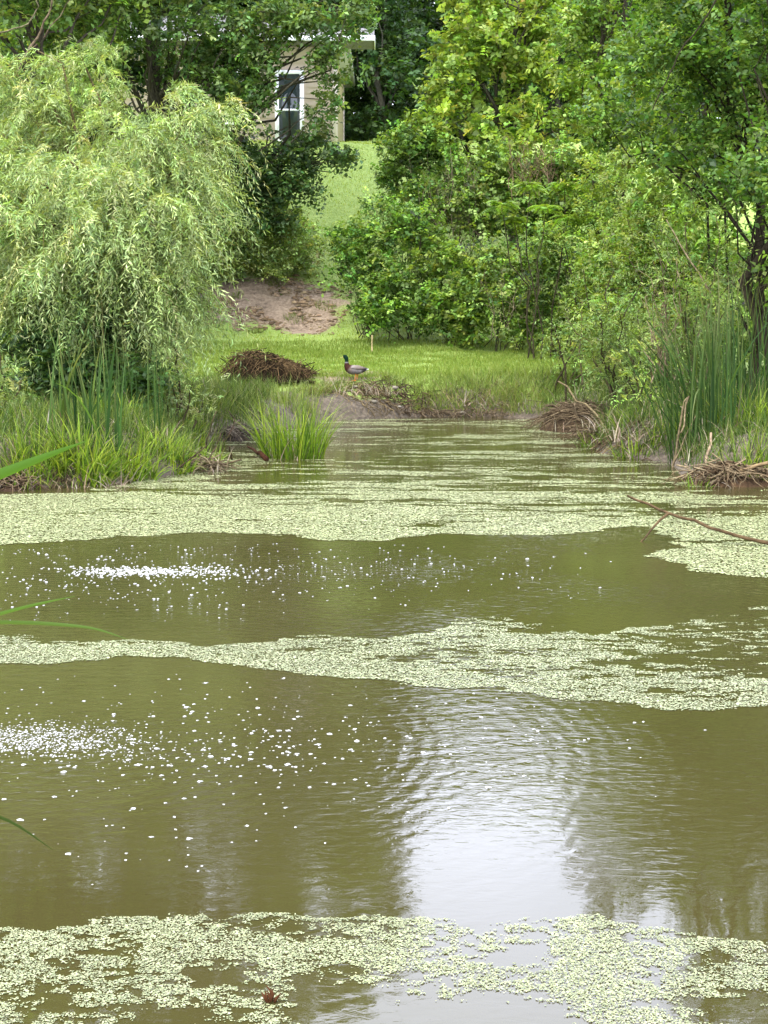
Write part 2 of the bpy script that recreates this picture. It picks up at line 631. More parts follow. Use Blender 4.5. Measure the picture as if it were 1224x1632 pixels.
def tree(name, label, cat, base, top, r0, blobs, per=14, density=90, k=7, leaf=0.1, width=0.6, cols=None, L=0.35, droop=0.25,
         seed=1, bark=(0.12, 0.10, 0.08), frac=0.5, group=None, rel=(0.22, 0.42), mat=None, shape=0.45, spread=0.9, extra=None, rb=0.03):
    rng = np.random.RandomState(seed)
    e = empty(name, base, label, cat, group)
    cl = clumps(rng, blobs, per, rel)
    gb = Geo()
    tp, rad = limbs(gb, rng, top, base, r0, cl, frac, rb, bark)
    gt = Geo()
    b2 = np.vstack([tp[:1] - [0, 0, 0.25], tp])
    tube(gt, b2, np.concatenate([[r0 * 1.25], rad]), 9, bark)
    gt.build('trunk', M_BARK, e, smooth=True)
    if gb.n:
        gb.build('branches', M_BARK, e, smooth=True)
    gc = Geo()
    crown(gc, rng, cl, density, k, leaf, width, cols, L, droop, shape=shape, spread=spread)
    if extra:
        extra(gc, rng)
    gc.build('crown', mat or M_LEAF, e)
    return e


def shrub(name, label, cat, base, blobs, per=16, density=110, k=7, leaf=0.07, width=0.6, cols=None, L=0.28, droop=0.2, seed=1,
          bark=(0.13, 0.11, 0.08), nst=10, group=None, mat=None, rel=(0.25, 0.45), shape=0.45, spread=0.9, sr=0.012, extra=None):
    rng = np.random.RandomState(seed)
    e = empty(name, base, label, cat, group)
    cl = clumps(rng, blobs, per, rel)
    gs = Geo()
    idx = rng.permutation(len(cl))[:nst]
    for i in idx:
        b = np.array(base) + np.append(rng.normal(0, 0.18, 2), -0.1)
        tube(gs, wobble(b, cl[i][0], rng, 7, 0.3, 0.05), np.linspace(sr, 0.004, 7), 5, np.array(bark) * rng.uniform(0.7, 1.3))
    gs.build('stems', M_BARK, e, smooth=True)
    gc = Geo()
    crown(gc, rng, cl, density, k, leaf, width, cols, L, droop, shape=shape, spread=spread)
    ci = rng.permutation(len(cl))[:max(8, len(cl) // 2)]
    P = np.array([cl[i][0] + norm(rng.normal(0, 1, 3)) * cl[i][1] * .8 for i in np.repeat(ci, 5)])
    sprays(gc, rng, P, rng.normal(0, .6, (len(P), 3)) + [0, -.15, .9], rng.uniform(.3, .7, len(P)), 11, leaf * 1.05, width, [np.clip(np.array(c_) * 1.25, 0, 1) for c_ in cols[1:]], .25, .8, shape)
    if extra:
        extra(gc, rng)
    gc.build('foliage', mat or M_LEAF, e)
    return e


def blades(g, rng, B, H, lean, W, cols, segs=5, az=None, curl=1.0, jit=0.15, taper=1.6, mi=0, tipcol=None):
    """arching blades: B base points, H lengths, lean = how far the tip leans (0 upright .. 1.5 over)"""
    n = len(B)
    az = rng.uniform(0, 2 * np.pi, n) if az is None else az
    H, lean = np.broadcast_to(H, (n,)), np.broadcast_to(lean, (n,))
    W = np.broadcast_to(W, (n,))
    t = np.linspace(0, 1, segs + 1)
    th = lean[:, None] * (0.25 + 0.75 * t[None] ** curl)                 # angle from vertical along the blade
    ds = H[:, None] / segs
    r = np.concatenate([np.zeros((n, 1)), np.cumsum(np.sin(th[:, 1:]) * ds, 1)], 1)
    z = np.concatenate([np.zeros((n, 1)), np.cumsum(np.cos(th[:, 1:]) * ds, 1)], 1)
    hx, hy = np.cos(az)[:, None], np.sin(az)[:, None]
    c = np.stack([B[:, :1] + r * hx, B[:, 1:2] + r * hy, B[:, 2:] + z], -1)
    wa = az + np.pi / 2 + rng.normal(0, 0.7, n)
    sv = np.stack([np.cos(wa), np.sin(wa), np.zeros(n)], -1)[:, None]
    wid = (W[:, None] * (1 - t[None] ** taper * 0.97) * (0.65 + 0.35 * np.minimum(1, t[None] * 5)))[..., None] * 0.5
    v = np.stack([c - sv * wid, c + sv * wid], 2).reshape(n, -1, 3)
    f = np.array([[2 * i, 2 * i + 1, 2 * i + 3, 2 * i + 2] for i in range(segs)])
    F = (f[None] + (np.arange(n) * 2 * (segs + 1))[:, None, None]).reshape(-1, 4)
    C = pal(rng, n, cols, jit) * (0.66 if cols is not DRYC else 0.7)
    C = np.repeat(C[:, None], 2 * (segs + 1), 1)
    if tipcol is not None:
        w = (np.repeat(t, 2) ** 4)[None, :, None] * rng.uniform(0, 1, (n, 1, 1)) ** 2
        C = C * (1 - w) + np.array(tipcol) * w
    g.add(v.reshape(-1, 3), F, C.reshape(-1, 3), mi)


SEDGE = [(0.05, 0.11, 0.012), (0.15, 0.27, 0.02), (0.34, 0.46, 0.045)]
CAT = [(0.02, 0.058, 0.012), (0.045, 0.10, 0.022), (0.11, 0.18, 0.045)]
DRYC = [(0.16, 0.12, 0.075), (0.30, 0.24, 0.16), (0.42, 0.36, 0.26)]


def disc(rng, n, c, rx, ry):
    a, r = rng.uniform(0, 2 * np.pi, n), np.sqrt(rng.rand(n))
    x, y = c[0] + np.cos(a) * r * rx, c[1] + np.sin(a) * r * ry
    return np.stack([x, y, np.maximum(hgt(x, y), -0.03) - 0.02], 1)


def sedge(label, c, r, n, h, seed, lean=(0.25, 1.6), w=0.014, cols=SEDGE, dry=0.12, name='sedge_clump', group='bright sedge clumps along the water'):
    rng = np.random.RandomState(seed)
    g = Geo()
    B = disc(rng, n, c, r, r * 0.8)
    az = np.arctan2(B[:, 1] - c[1], B[:, 0] - c[0]) + rng.normal(0, 0.9, n)
    blades(g, rng, B, h * rng.uniform(0.5, 1.1, n), rng.uniform(lean[0], lean[1], n), w * rng.uniform(0.7, 1.2, n), cols, 6, az, 1.3, tipcol=(0.4, 0.38, 0.16))
    m = int(n * dry)
    if m:
        B = disc(rng, m, c, r * 1.05, r * 0.9)
        blades(g, rng, B, h * rng.uniform(0.3, 0.7, m), rng.uniform(0.9, 2.3, m), w, DRYC, 5, mi=1)
    return tag(g.build(name, [M_BLADE, M_DRY]), label, 'sedge', group)


def cattails(label, c, r, n, h, seed, lean=(0.02, 0.5), w=0.022, group='cattail clumps on the banks', bent=0.12, az0=None, ry=None):
    rng = np.random.RandomState(seed)
    g = Geo()
    B = disc(rng, n, c, r, ry or r * 0.8)
    az = rng.uniform(0, 2 * np.pi, n)
    if az0 is not None:
        az = az0 + rng.normal(0, 0.8, n)
    ln = rng.uniform(lean[0], lean[1], n)
    bb = rng.rand(n) < bent
    ln[bb] += rng.uniform(0.5, 1.6, bb.sum())
    blades(g, rng, B, h * rng.uniform(0.6, 1.05, n), ln, w * rng.uniform(0.7, 1.2, n), CAT, 8, az, 2.2, taper=3, tipcol=(0.25, 0.24, 0.1))
    m = max(3, n // 7)
    B = disc(rng, m, c, r * 1.1, r * 0.9)
    blades(g, rng, B, h * rng.uniform(0.2, 0.5, m), rng.uniform(0.5, 2.0, m), w, DRYC, 5, mi=1)
    return tag(g.build('cattail_clump', [M_BLADE, M_DRY]), label, 'cattail', group)


# ------------------------------------------------------------------ the house on the rise
def build_house():
    c = at(534, 240, 47)
    x1, yf, zb = c[0], 47.0, c[2] - 0.1
    x0 = x1 - 9.0
    zt = at(541, 74, 47)[2]
    e = empty('house', ((x0 + x1) / 2, yf + 4, zb), 'beige clapboard house on the rise, half hidden behind the leafy tree', 'house')
    m, t, p = newmat('beige siding')
    tc = t.nodes.new('ShaderNodeTexCoord')
    n = t.nodes.new('ShaderNodeTexNoise')
    n.inputs['Scale'].default_value = 3
    t.links.new(tc.outputs['Object'], n.inputs['Vector'])
    r = t.nodes.new('ShaderNodeValToRGB')
    r.color_ramp.elements[0].color = (0.62, 0.48, 0.41, 1)
    r.color_ramp.elements[1].color = (0.72, 0.575, 0.50, 1)
    t.links.new(n.outputs['Fac'], r.inputs['Fac'])
    t.links.new(r.outputs['Color'], p.inputs['Base Color'])
    p.inputs['Roughness'].default_value = 0.55
    ms = m
    mw = colmat('white trim', 0.5, 5, 0.06, 0.05)
    mf = colmat('foundation', 0.9, 12, 0.2, 0.3)
    mr = colmat('shingle', 0.9, 14, 0.35, 0.6)
    # clapboards: each course leans out over the one below
    g = Geo()
    lap, z = 0.18, zb + 0.35
    zs = []
    while z < zt:
        zs.append(z)
        z += lap
    prof = [(0.0, zb + 0.35)]
    for z in zs:
        prof += [(0.07, z), (0.004, min(z + lap, zt))]
    corners = [(x0, yf, 0, -1), (x1, yf, 1, 0), (x1, yf + 8, 0, 1), (x0, yf + 8, -1, 0)]
    for i in range(4):
        ax, ay = corners[i][0], corners[i][1]
        bx, by = corners[(i + 1) % 4][0], corners[(i + 1) % 4][1]
        nx_, ny_ = corners[i][2], corners[i][3]
        v = []
        for o, z in prof:
            v += [(ax + nx_ * o, ay + ny_ * o, z), (bx + nx_ * o, by + ny_ * o, z)]
        v = np.array(v)
        f = np.array([(2 * k, 2 * k + 1, 2 * k + 3, 2 * k + 2) for k in range(len(prof) - 1)])
        g.add(v, f)
    g.build('wall', ms, e)
    g = Geo()
    box(g, x0 + 0.03, x1 - 0.03, yf + 0.03, yf + 7.97, zb - 1.0, zb + 0.36, (0.25, 0.26, 0.27))
    g.build('foundation', mf, e)
    for (x, y) in ((x0, yf), (x1, yf), (x1, yf + 8), (x0, yf + 8)):
        g = Geo()
        sx_, sy_ = (1 if x == x1 else -1), (1 if y > yf else -1)
        box(g, x - 0.07 if sx_ > 0 else x - 0.08, x + 0.08 if sx_ > 0 else x + 0.07, y - 0.08 if sy_ < 0 else y - 0.07, y + 0.07 if sy_ < 0 else y + 0.08, zb + 0.33, zt, (0.66, 0.58, 0.48))
        g.build('corner_trim', mw, e)
    # hip roof with a wide overhang
    ov, oz = 0.35, zt + 0.02
    X0, X1, Y0, Y1 = x0 - ov, x1 + ov, yf - ov, yf + 8 + ov
    cy = (Y0 + Y1) / 2
    rise = (Y1 - Y0) / 2 * 0.36
    g = Geo()
    v = [(X0, Y0, oz + .16), (X1, Y0, oz + .16), (X1, Y1, oz + .16), (X0, Y1, oz + .16), (X0 + (cy - Y0), cy, oz + .16 + rise), (X1 - (cy - Y0), cy, oz + .16 + rise)]
    g.add(v, [(0, 1, 5, 4), (2, 3, 4, 5)], (0.10, 0.095, 0.09))
    g.f.append(np.array([(1, 2, 5), (3, 0, 4)]))
    g.m.append(np.zeros(2))
    roof = g.build('roof', mr, e)
    g = Geo()
    box(g, X0, X1, Y0, Y1, oz, oz + 0.155, (0.45, 0.44, 0.42))
    g.build('fascia', mw, roof)
    g = Geo()
    for (a, b) in (((X0, Y0 - .06), (X1, Y0 - .06)), ((X1 + .06, Y0), (X1 + .06, Y1))):
        tube(g, [(a[0], a[1], oz + .1), (b[0], b[1], oz + .1)], 0.06, 8, (0.45, 0.45, 0.44))
    g.build('gutter', mw, roof, smooth=True)

    # low eave over the front that runs out past the corner
    g = Geo()
    a0, a1, b0, b1 = x0 - .35, x1 + 1.2, yf - 1.0, yf + .55
    g.add([(a0, b0, oz + .10), (a1, b0, oz + .10), (a1, b1, oz + .62), (a0, b1, oz + .62), (a0, b0, oz - .02), (a1, b0, oz - .02), (a1, b1, oz - .01), (a0, b1, oz - .01)],
          [(0, 1, 2, 3), (4, 7, 6, 5), (1, 5, 6, 2), (0, 3, 7, 4)], (0.16, 0.15, 0.145))
    ev = g.build('front_roof', mr, e)
    g = Geo()
    box(g, a0 - .02, a1 + .03, b0 - .03, b0 - .003, oz - .03, oz + .12, (0.8, 0.8, 0.78))
    box(g, a1 + .003, a1 + .028, b0 - .003, b1, oz - .03, oz + .12, (0.8, 0.8, 0.78))
    g.build('fascia', mw, ev)

    def window(px0, px1, py0, py1, nm='window'):
        a, b = at(px0, py1, yf - 0.03), at(px1, py0, yf - 0.03)
        w = 0.12
        g = Geo()
        y_ = yf - 0.12
        box(g, a[0], b[0], y_, yf + 0.02, b[2] - w, b[2], (0.9, 0.9, 0.9))
        box(g, a[0], b[0], y_, yf + 0.02, a[2], a[2] + w * .7, (0.9, 0.9, 0.9))
        box(g, a[0], a[0] + w, y_ + .003, yf + 0.02, a[2] + w * .7, b[2] - w, (0.9, 0.9, 0.9))
        box(g, b[0] - w, b[0], y_ + .003, yf + 0.02, a[2] + w * .7, b[2] - w, (0.9, 0.9, 0.9))
        fr = g.build(nm, mw, e)
        m2, t2, p2 = newmat('window glass')
        p2.inputs['Base Color'].default_value = (0.02, 0.03, 0.03, 1)
        p2.inputs['Roughness'].default_value = 0.05
        g = Geo()
        box(g, a[0] + w - .01, b[0] - w + .01, yf - 0.09, yf - 0.078, a[2] + w * .7 - .01, b[2] - w + .01)
        g.build('pane', m2, fr)
        g = Geo()
        zm = (a[2] + b[2]) / 2 - 0.1
        box(g, a[0] + w, b[0] - w, yf - 0.105, yf - 0.092, zm - .03, zm + .03, (0.7, 0.72, 0.72))
        g.build('sash', mw, fr)
    window(439, 484, 112, 228)
    window(340, 385, 112, 200)


build_house()

# ------------------------------------------------------------------ the mallard on the bank
def build_duck():
    f = at(566, 608, 28.35)
    gz = float(hgt(f[0], f[1]))
    e = empty('mallard', (f[0], f[1], gz), 'mallard drake with dark green head standing on the grassy bank', 'duck')
    m = colmat('plumage', 0.9, 90, 0.22, 0.2, 0.05)
    ring = [  # x, z, half width, half height, colour
        (0.225, 0.190, 0.004, 0.004, (0.75, 0.72, 0.66)), (0.205, 0.187, 0.022, 0.010, (0.72, 0.68, 0.62)), (0.170, 0.182, 0.038, 0.022, (0.05, 0.045, 0.04)),
        (0.130, 0.180, 0.055, 0.042, (0.06, 0.05, 0.045)), (0.085, 0.178, 0.072, 0.060, (0.22, 0.20, 0.18)), (0.030, 0.176, 0.084, 0.074, (0.145, 0.13, 0.115)),
        (-0.030, 0.180, 0.087, 0.080, (0.145, 0.13, 0.115)), (-0.075, 0.190, 0.082, 0.078, (0.13, 0.10, 0.08)), (-0.112, 0.212, 0.070, 0.066, (0.035, 0.014, 0.009)),
        (-0.132, 0.248, 0.052, 0.048, (0.03, 0.012, 0.008)), (-0.138, 0.285, 0.037, 0.036, (0.028, 0.012, 0.008)), (-0.138, 0.303, 0.031, 0.031, (0.16, 0.15, 0.14)),
        (-0.138, 0.316, 0.030, 0.030, (0.005, 0.016, 0.009)), (-0.139, 0.345, 0.029, 0.030, (0.005, 0.018, 0.010)), (-0.146, 0.372, 0.032, 0.036, (0.005, 0.02, 0.010)),
        (-0.160, 0.392, 0.033, 0.036, (0.005, 0.018, 0.010)), (-0.180, 0.398, 0.027, 0.028, (0.005, 0.016, 0.009)), (-0.196, 0.393, 0.016, 0.018, (0.01, 0.03, 0.015))]
    c = np.array([(r[0], 0, r[1]) for r in ring])
    t = norm(np.gradient(c, axis=0))
    up = np.stack([-t[:, 2], 0 * t[:, 0], t[:, 0]], 1)
    # subdivide for smoothness
    S = 14
    th = np.arange(S) / S * 2 * np.pi
    u0 = np.arange(len(ring))
    u = np.linspace(0, len(ring) - 1, 52)
    ip = lambda a: np.interp(u, u0, a)
    C = np.stack([ip(c[:, 0]), u * 0, ip(c[:, 2])], 1)
    Up = norm(np.stack([ip(up[:, 0]), u * 0, ip(up[:, 2])], 1))
    rw, rh = ip([r[2] for r in ring]), ip([r[3] for r in ring])
    cc = np.stack([ip([r[4][k] for r in ring]) for k in range(3)], 1)
    v = C[:, None] + (np.cos(th)[None, :, None] * rw[:, None, None] * np.array([0, 1, 0]) + np.sin(th)[None, :, None] * rh[:, None, None] * Up[:, None])
    F = []
    for i in range(len(u) - 1):
        for k in range(S):
            F.append((i * S + k, i * S + (k + 1) % S, (i + 1) * S + (k + 1) % S, (i + 1) * S + k))
    SC = 1.15
    T = np.array([f[0], f[1], gz])
    tr = lambda v: np.asarray(v, float).reshape(-1, 3) * SC + T
    g = Geo()
    g.add(tr(v), F, np.repeat(cc[:, None], S, 1).reshape(-1, 3))
    g.build('body', m, e, smooth=True)
    for s in (-1, 1):
        g = Geo()
        wr = [(-0.06, 0.215, 0.02, (0.22, 0.19, 0.17)), (-0.02, 0.213, 0.045, (0.20, 0.17, 0.145)), (0.05, 0.208, 0.050, (0.16, 0.13, 0.105)), (0.11, 0.203, 0.036, (0.14, 0.11, 0.09)), (0.165, 0.203, 0.018, (0.06, 0.05, 0.045)), (0.205, 0.205, 0.004, (0.05, 0.04, 0.035))]
        vv, col = [], []
        for (x, z, hh, cl) in wr:
            y = 0.062 if x < 0.06 else 0.045 * (1 - (x - 0.06) / 0.2) + 0.012
            for (dy, dz) in ((0.018, 0.0), (0.012, hh), (-0.02, hh * 1.05), (-0.02, -hh * .5), (0.010, -hh * .6)):
                vv.append((x, s * (y + dy + 0.010), z + dz * 0.9))
                col.append(cl)
        F2 = [(i * 5 + k, i * 5 + (k + 1) % 5, (i + 1) * 5 + (k + 1) % 5, (i + 1) * 5 + k) for i in range(len(wr) - 1) for k in range(5)]
        g.add(tr(vv), F2, np.array(col))
        g.build('wing', m, e, smooth=True)
    g = Geo()
    br = [(-0.190, 0.390, 0.013, 0.012), (-0.205, 0.386, 0.012, 0.008), (-0.225, 0.380, 0.013, 0.005), (-0.243, 0.376, 0.012, 0.004), (-0.25, 0.375, 0.004, 0.002)]
    v = [(x, math.cos(a) * w, z + math.sin(a) * h) for (x, z, w, h) in br for a in th[::2]]
    g.add(tr(v), [(i * 7 + k, i * 7 + (k + 1) % 7, (i + 1) * 7 + (k + 1) % 7, (i + 1) * 7 + k) for i in range(4) for k in range(7)], (0.30, 0.28, 0.06))
    g.build('bill', colmat('bill', 0.4, 20, 0.1, 0.0), e, smooth=True)
    mo = colmat('orange leg', 0.5, 40, 0.15, 0.1)
    for s in (-1, 1):
        g = Geo()
        y = s * 0.038
        x = 0.0 if s < 0 else 0.03
        tube(g, tr([(x + .01, y, 0.13), (x + .012, y, 0.09), (x, y, 0.05), (x, y, 0.012)]), [.014, .009, .007, .008], 7, (0.55, 0.16, 0.02))
        g.add(tr([(x + .02, y, .004), (x - .05, y - .032, .003), (x - .065, y, .005), (x - .05, y + .032, .003), (x + .005, y, .018)]), [(0, 1, 4), (1, 2, 4), (2, 3, 4), (3, 0, 4)], (0.55, 0.16, 0.02))
        g.build('leg', mo, e)
    for s in (-1, 1):
        g = Geo()
        cc0 = np.array([-0.168, s * 0.031, 0.399])
        pv = [(0, 0, .0045), (.0045, 0, 0), (0, .0045, 0), (-.0045, 0, 0), (0, -.0045, 0), (0, 0, -.0045)]
        g.add(tr(cc0 + np.array(pv)), [(0, 1, 2), (0, 2, 3), (0, 3, 4), (0, 4, 1), (5, 2, 1), (5, 3, 2), (5, 4, 3), (5, 1, 4)], (0.01, 0.01, 0.01))
        g.build('eye', colmat('eye', 0.1, 5, 0, 0), e)


build_duck()

# ------------------------------------------------------------------ trees
YG = [(0.13, 0.22, 0.03), (0.22, 0.325, 0.055), (0.35, 0.43, 0.11)]        # yellow green new leaves
MG = [(0.045, 0.09, 0.017), (0.115, 0.19, 0.036), (0.25, 0.345, 0.09)]      # mid green
RT = [(0.032, 0.075, 0.012), (0.062, 0.125, 0.02), (0.14, 0.22, 0.042)]
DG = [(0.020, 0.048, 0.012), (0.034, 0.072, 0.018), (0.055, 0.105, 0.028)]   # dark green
GG = [(0.11, 0.175, 0.045), (0.20, 0.28, 0.08), (0.32, 0.39, 0.14)]          # grey green
RG = [(0.036, 0.08, 0.014), (0.09, 0.17, 0.028), (0.23, 0.345, 0.075)]


def gp(px, Y):
    """ground point in the direction of px, Y metres ahead"""
    x = (px - 612) / FPX * Y / math.cos(PITCH) * 1.0
    return np.array([x, Y, float(hgt(x, Y))])


# the leafy tree in front of the house
b = gp(265, 38)
bl = [(at(240, 40, 37), (1.9, 1.6, 1.5)), (at(380, 20, 36.5), (1.5, 1.3, 0.9)), (at(500, 20, 36), (1.3, 1.1, 0.75)), (at(330, 130, 37), (0.9, 0.9, 0.9)), (at(110, 90, 38), (1.5, 1.4, 1.3)),
      (at(560, 40, 36), (0.45, 0.6, 0.55)), (at(545, 125, 36), (0.55, 0.5, 0.20)),
      (at(300, -200, 38), (3.3, 2.6, 2.0)), (at(150, -420, 38), (3.6, 2.8, 2.4)), (at(430, -430, 38), (2.6, 2.6, 1.9)), (at(480, -150, 38), (2.2, 1.8, 1.6)), (at(250, -650, 38), (3.2, 2.6, 2.0)), (at(300, -850, 38), (1.8, 1.8, 1.3)),
      (at(400, 85, 36), (0.6, 0.6, 0.4)), (at(400, 165, 36), (0.5, 0.5, 0.6)), (at(150, -160, 37), (1.6, 1.4, 1.2)), (at(450, 40, 35.8), (1.1, .6, .5)), (at(520, 85, 35.8), (.35, .4, .25)), (at(345, 60, 36), (1.0, .7, .7)), (at(560, 10, 36), (.8, .7, .5)), (at(400, 60, 35.8), (1.0, .6, .6)), (at(455, 45, 35.6), (.7, .5, .3)), (at(380, 120, 36), (.7, .6, .7)), (at(415, 150, 35.8), (.45, .4, .4)), (at(512, 100, 35.7), (.25, .3, .22)), (at(350, 45, 35.6), (.9, .5, .5)), (at(420, 25, 35.6), (.9, .5, .5)), (at(505, 45, 35.6), (.35, .4, .25)), (at(525, 170, 35.8), (.16, .3, .4)), (at(370, 140, 35.8), (.5, .5, .5)), (at(405, 105, 35.7), (.45, .4, .45)), (at(330, 90, 35.8), (.7, .5, .6)), (at(270, 40, 35.5), (.7, .5, .5)), (at(230, 60, 35.5), (.6, .5, .5)), (at(360, 200, 37), (0.6, 0.7, 0.9)), (at(500, 200, 36.5), (0.55, 0.4, 0.28))]
tree('broadleaf_tree', 'tall broadleaf tree with grey trunk whose leafy boughs hang in front of the beige house', 'tree', b, at(290, -800, 38), 0.17, bl,
     per=13, density=105, k=7, leaf=0.115, width=0.62, cols=[(0.055, 0.11, 0.028), (0.10, 0.175, 0.045), (0.18, 0.26, 0.085)], seed=11, bark=(0.13, 0.12, 0.09), frac=0.16)
b = gp(445, 39.4)
bl = [(at(440, 265, 37), (0.85, 0.8, 0.75)), (at(385, 280, 37.3), (0.9, 0.8, 0.9)), (at(480, 290, 36.6), (0.4, 0.4, 0.55)), (at(540, 252, 36.2), (0.35, 0.3, 0.18)), (at(410, 340, 37), (0.8, 0.5, 0.5)), (at(490, 225, 37), (.5, .5, .2))]
tree('small_tree', 'low dark round-crowned young tree just below the house, left of the lawn gap', 'tree', b, at(430, 235, 38.2), 0.06, bl, per=26, density=150, k=7,
     leaf=0.11, width=0.65, cols=[(0.03, 0.065, 0.016), (0.055, 0.105, 0.03), (0.11, 0.175, 0.06)], seed=12, frac=0.4)

# left back trees
for i, (px, Y, r, top, blobs, lab, cols) in enumerate([
    (60, 34, 0.14, -500, [((30, 60), 34, (1.8, 1.6, 1.5)), ((120, -80), 34, (1.9, 1.8, 1.4)), ((-60, -150), 34, (2.2, 2, 1.8)), ((60, -350), 34, (2.4, 2, 1.8)), ((-40, 250), 33, (1.5, 1.4, 1.8)), ((60, -560), 34, (1.7, 1.5, 1.2))],
     'dark green tree behind the willow in the top left corner', MG),
    (-120, 30, 0.16, -700, [((-150, 100), 30, (2.1, 2, 1.8)), ((-160, -200), 30, (2.4, 2, 1.8)), ((-90, -450), 30, (2.0, 1.8, 1.5)), ((-150, 380), 30, (1.6, 1.6, 1.6))],
     'broad green tree at the far left edge behind the willow', MG),
    (170, 41, 0.13, -150, [((190, 130), 40, (1.7, 1.4, 1.5)), ((230, 250), 40, (1.8, 1.4, 1.3)), ((100, 200), 40, (1.8, 1.4, 1.5)), ((160, 360), 39, (2.2, 1.2, 1.2))],
     'dark low-branched tree filling the gap behind the willow top', DG)]):
    bb = gp(px, Y)
    tree('broadleaf_tree', lab, 'tree', bb, at(px + 15, top, Y), r, [(at(q[0], q[1], yy), rr) for q, yy, rr in blobs], per=12, density=75, k=7, leaf=0.13, width=0.62, cols=cols,
         seed=20 + i, bark=(0.15, 0.13, 0.11), frac=0.35)

# yellow green maple right of the lawn
b = gp(815, 40)
bl = [(at(800, 60, 40), (1.6, 1.4, 1.15)), (at(720, 130, 39.4), (0.8, 0.8, 0.8)), (at(880, 150, 39.5), (1.2, 1.1, 1.0)), (at(760, 10, 40), (0.9, 0.9, 0.8)), (at(690, 215, 38.6), (0.65, 0.7, 0.6)),
      (at(880, 10, 40), (1.3, 1.2, 1.0)), (at(830, -10, 40.5), (1.4, 1.3, 0.6)), (at(790, 210, 38.5), (0.9, 0.8, 0.6)), (at(850, 235, 39.5), (1.0, 0.8, 0.5))]
tree('maple_tree', 'bright yellow-green leafy maple right of the lawn, in front of the dark woods', 'tree', b, at(820, -60, 40), 0.13, bl, per=17, density=105, k=7, leaf=0.135, width=0.8,
     cols=YG, seed=31, bark=(0.13, 0.12, 0.09), frac=0.35)
b = gp(960, 36)
bl = [(at(960, 60, 36), (1.2, 1.2, 1.2)), (at(1000, 160, 35), (1.2, 1.1, 1.0)), (at(930, 210, 35), (0.9, 0.9, 0.8)), (at(1010, -50, 36), (1.0, 1.0, 0.6)), (at(1060, 80, 35), (1.2, 1.1, 1.2)), (at(1040, 260, 35), (1.0, 0.8, 0.8)), (at(960, 260, 36), (.9, .8, .6))]
tree('broadleaf_tree', 'mid green bushy tree between the yellow-green maple and the dark trunks on the right', 'tree', b, at(980, -80, 36), 0.11, bl, per=16, density=95, k=7, leaf=0.11, width=0.65,
     cols=[(0.07, 0.135, 0.02), (0.12, 0.205, 0.032), (0.20, 0.295, 0.06)], seed=32, frac=0.35)
# the tall trees on the right bank
b = gp(1192, 22.5)
bl = [(at(1150, 40, 22), (1.0, 1.1, 0.8)), (at(1060, 90, 22), (0.75, 0.8, 0.7)), (at(1190, 160, 22), (0.7, 0.9, 0.6)), (at(1120, 220, 22.5), (0.8, 0.8, 0.5)), (at(1220, -100, 23), (1.3, 1.2, 1.0)),
      (at(1080, -40, 22.5), (0.6, 0.8, 0.5)), (at(1190, -330, 23), (0.5, 0.7, 0.5)), (at(1260, -500, 23), (1.4, 1.3, 1.2)), (at(1330, 60, 22), (1.2, 1.2, 1.2)),
      (at(1010, 170, 23), (0.6, 0.6, 0.5))]
tree('broadleaf_tree', 'tall green tree on the right bank, its dark trunk rising behind the cattails', 'tree', b, at(1165, -560, 22.5), 0.085, bl, per=19, density=175, k=7, leaf=0.086, width=0.62,
     cols=RT, seed=41, bark=(0.05, 0.042, 0.03), frac=0.18, rb=0.016)
b = gp(1228, 20)
bl = [(at(1250, 260, 20), (0.7, 0.8, 0.6)), (at(1220, 60, 20.5), (0.6, 0.7, 0.5)), (at(1300, -150, 20), (1.3, 1.2, 1.0)), (at(1330, 350, 19), (0.9, 0.9, 0.9)), (at(1180, 290, 20), (0.4, 0.5, 0.25))]
tree('broadleaf_tree', 'second dark-stemmed tree at the right edge behind the tall cattails', 'tree', b, at(1216, -260, 20), 0.085, bl, per=19, density=175, k=7, leaf=0.086, width=0.62,
     cols=RT, seed=42, bark=(0.05, 0.042, 0.03), frac=0.2, rb=0.015)
b = gp(1108, 30)
bl = [(at(1100, 120, 30), (1.3, 1.2, 1.3)), (at(1180, 240, 29), (1.4, 1.2, 1.2)), (at(1090, 290, 29), (1.2, 1.1, 1.0)), (at(1200, 40, 30), (1.4, 1.3, 1.4)), (at(1300, 150, 30), (1.6, 1.5, 2.0)), (at(1150, -120, 30), (0.8, 0.9, 0.8)),
      (at(1190, 400, 28), (1.3, 1.0, 1.0)), (at(1310, 420, 27), (1.3, 1.0, 1.2))]
tree('broadleaf_tree', 'lighter green tree seen between the dark trunks of the right bank', 'tree', b, at(1100, -200, 30), 0.11, bl, per=14, density=85, k=7, leaf=0.115, width=0.66,
     cols=[(0.075, 0.145, 0.02), (0.12, 0.21, 0.032), (0.21, 0.31, 0.06)], seed=43, bark=(0.06, 0.05, 0.04), frac=0.2)

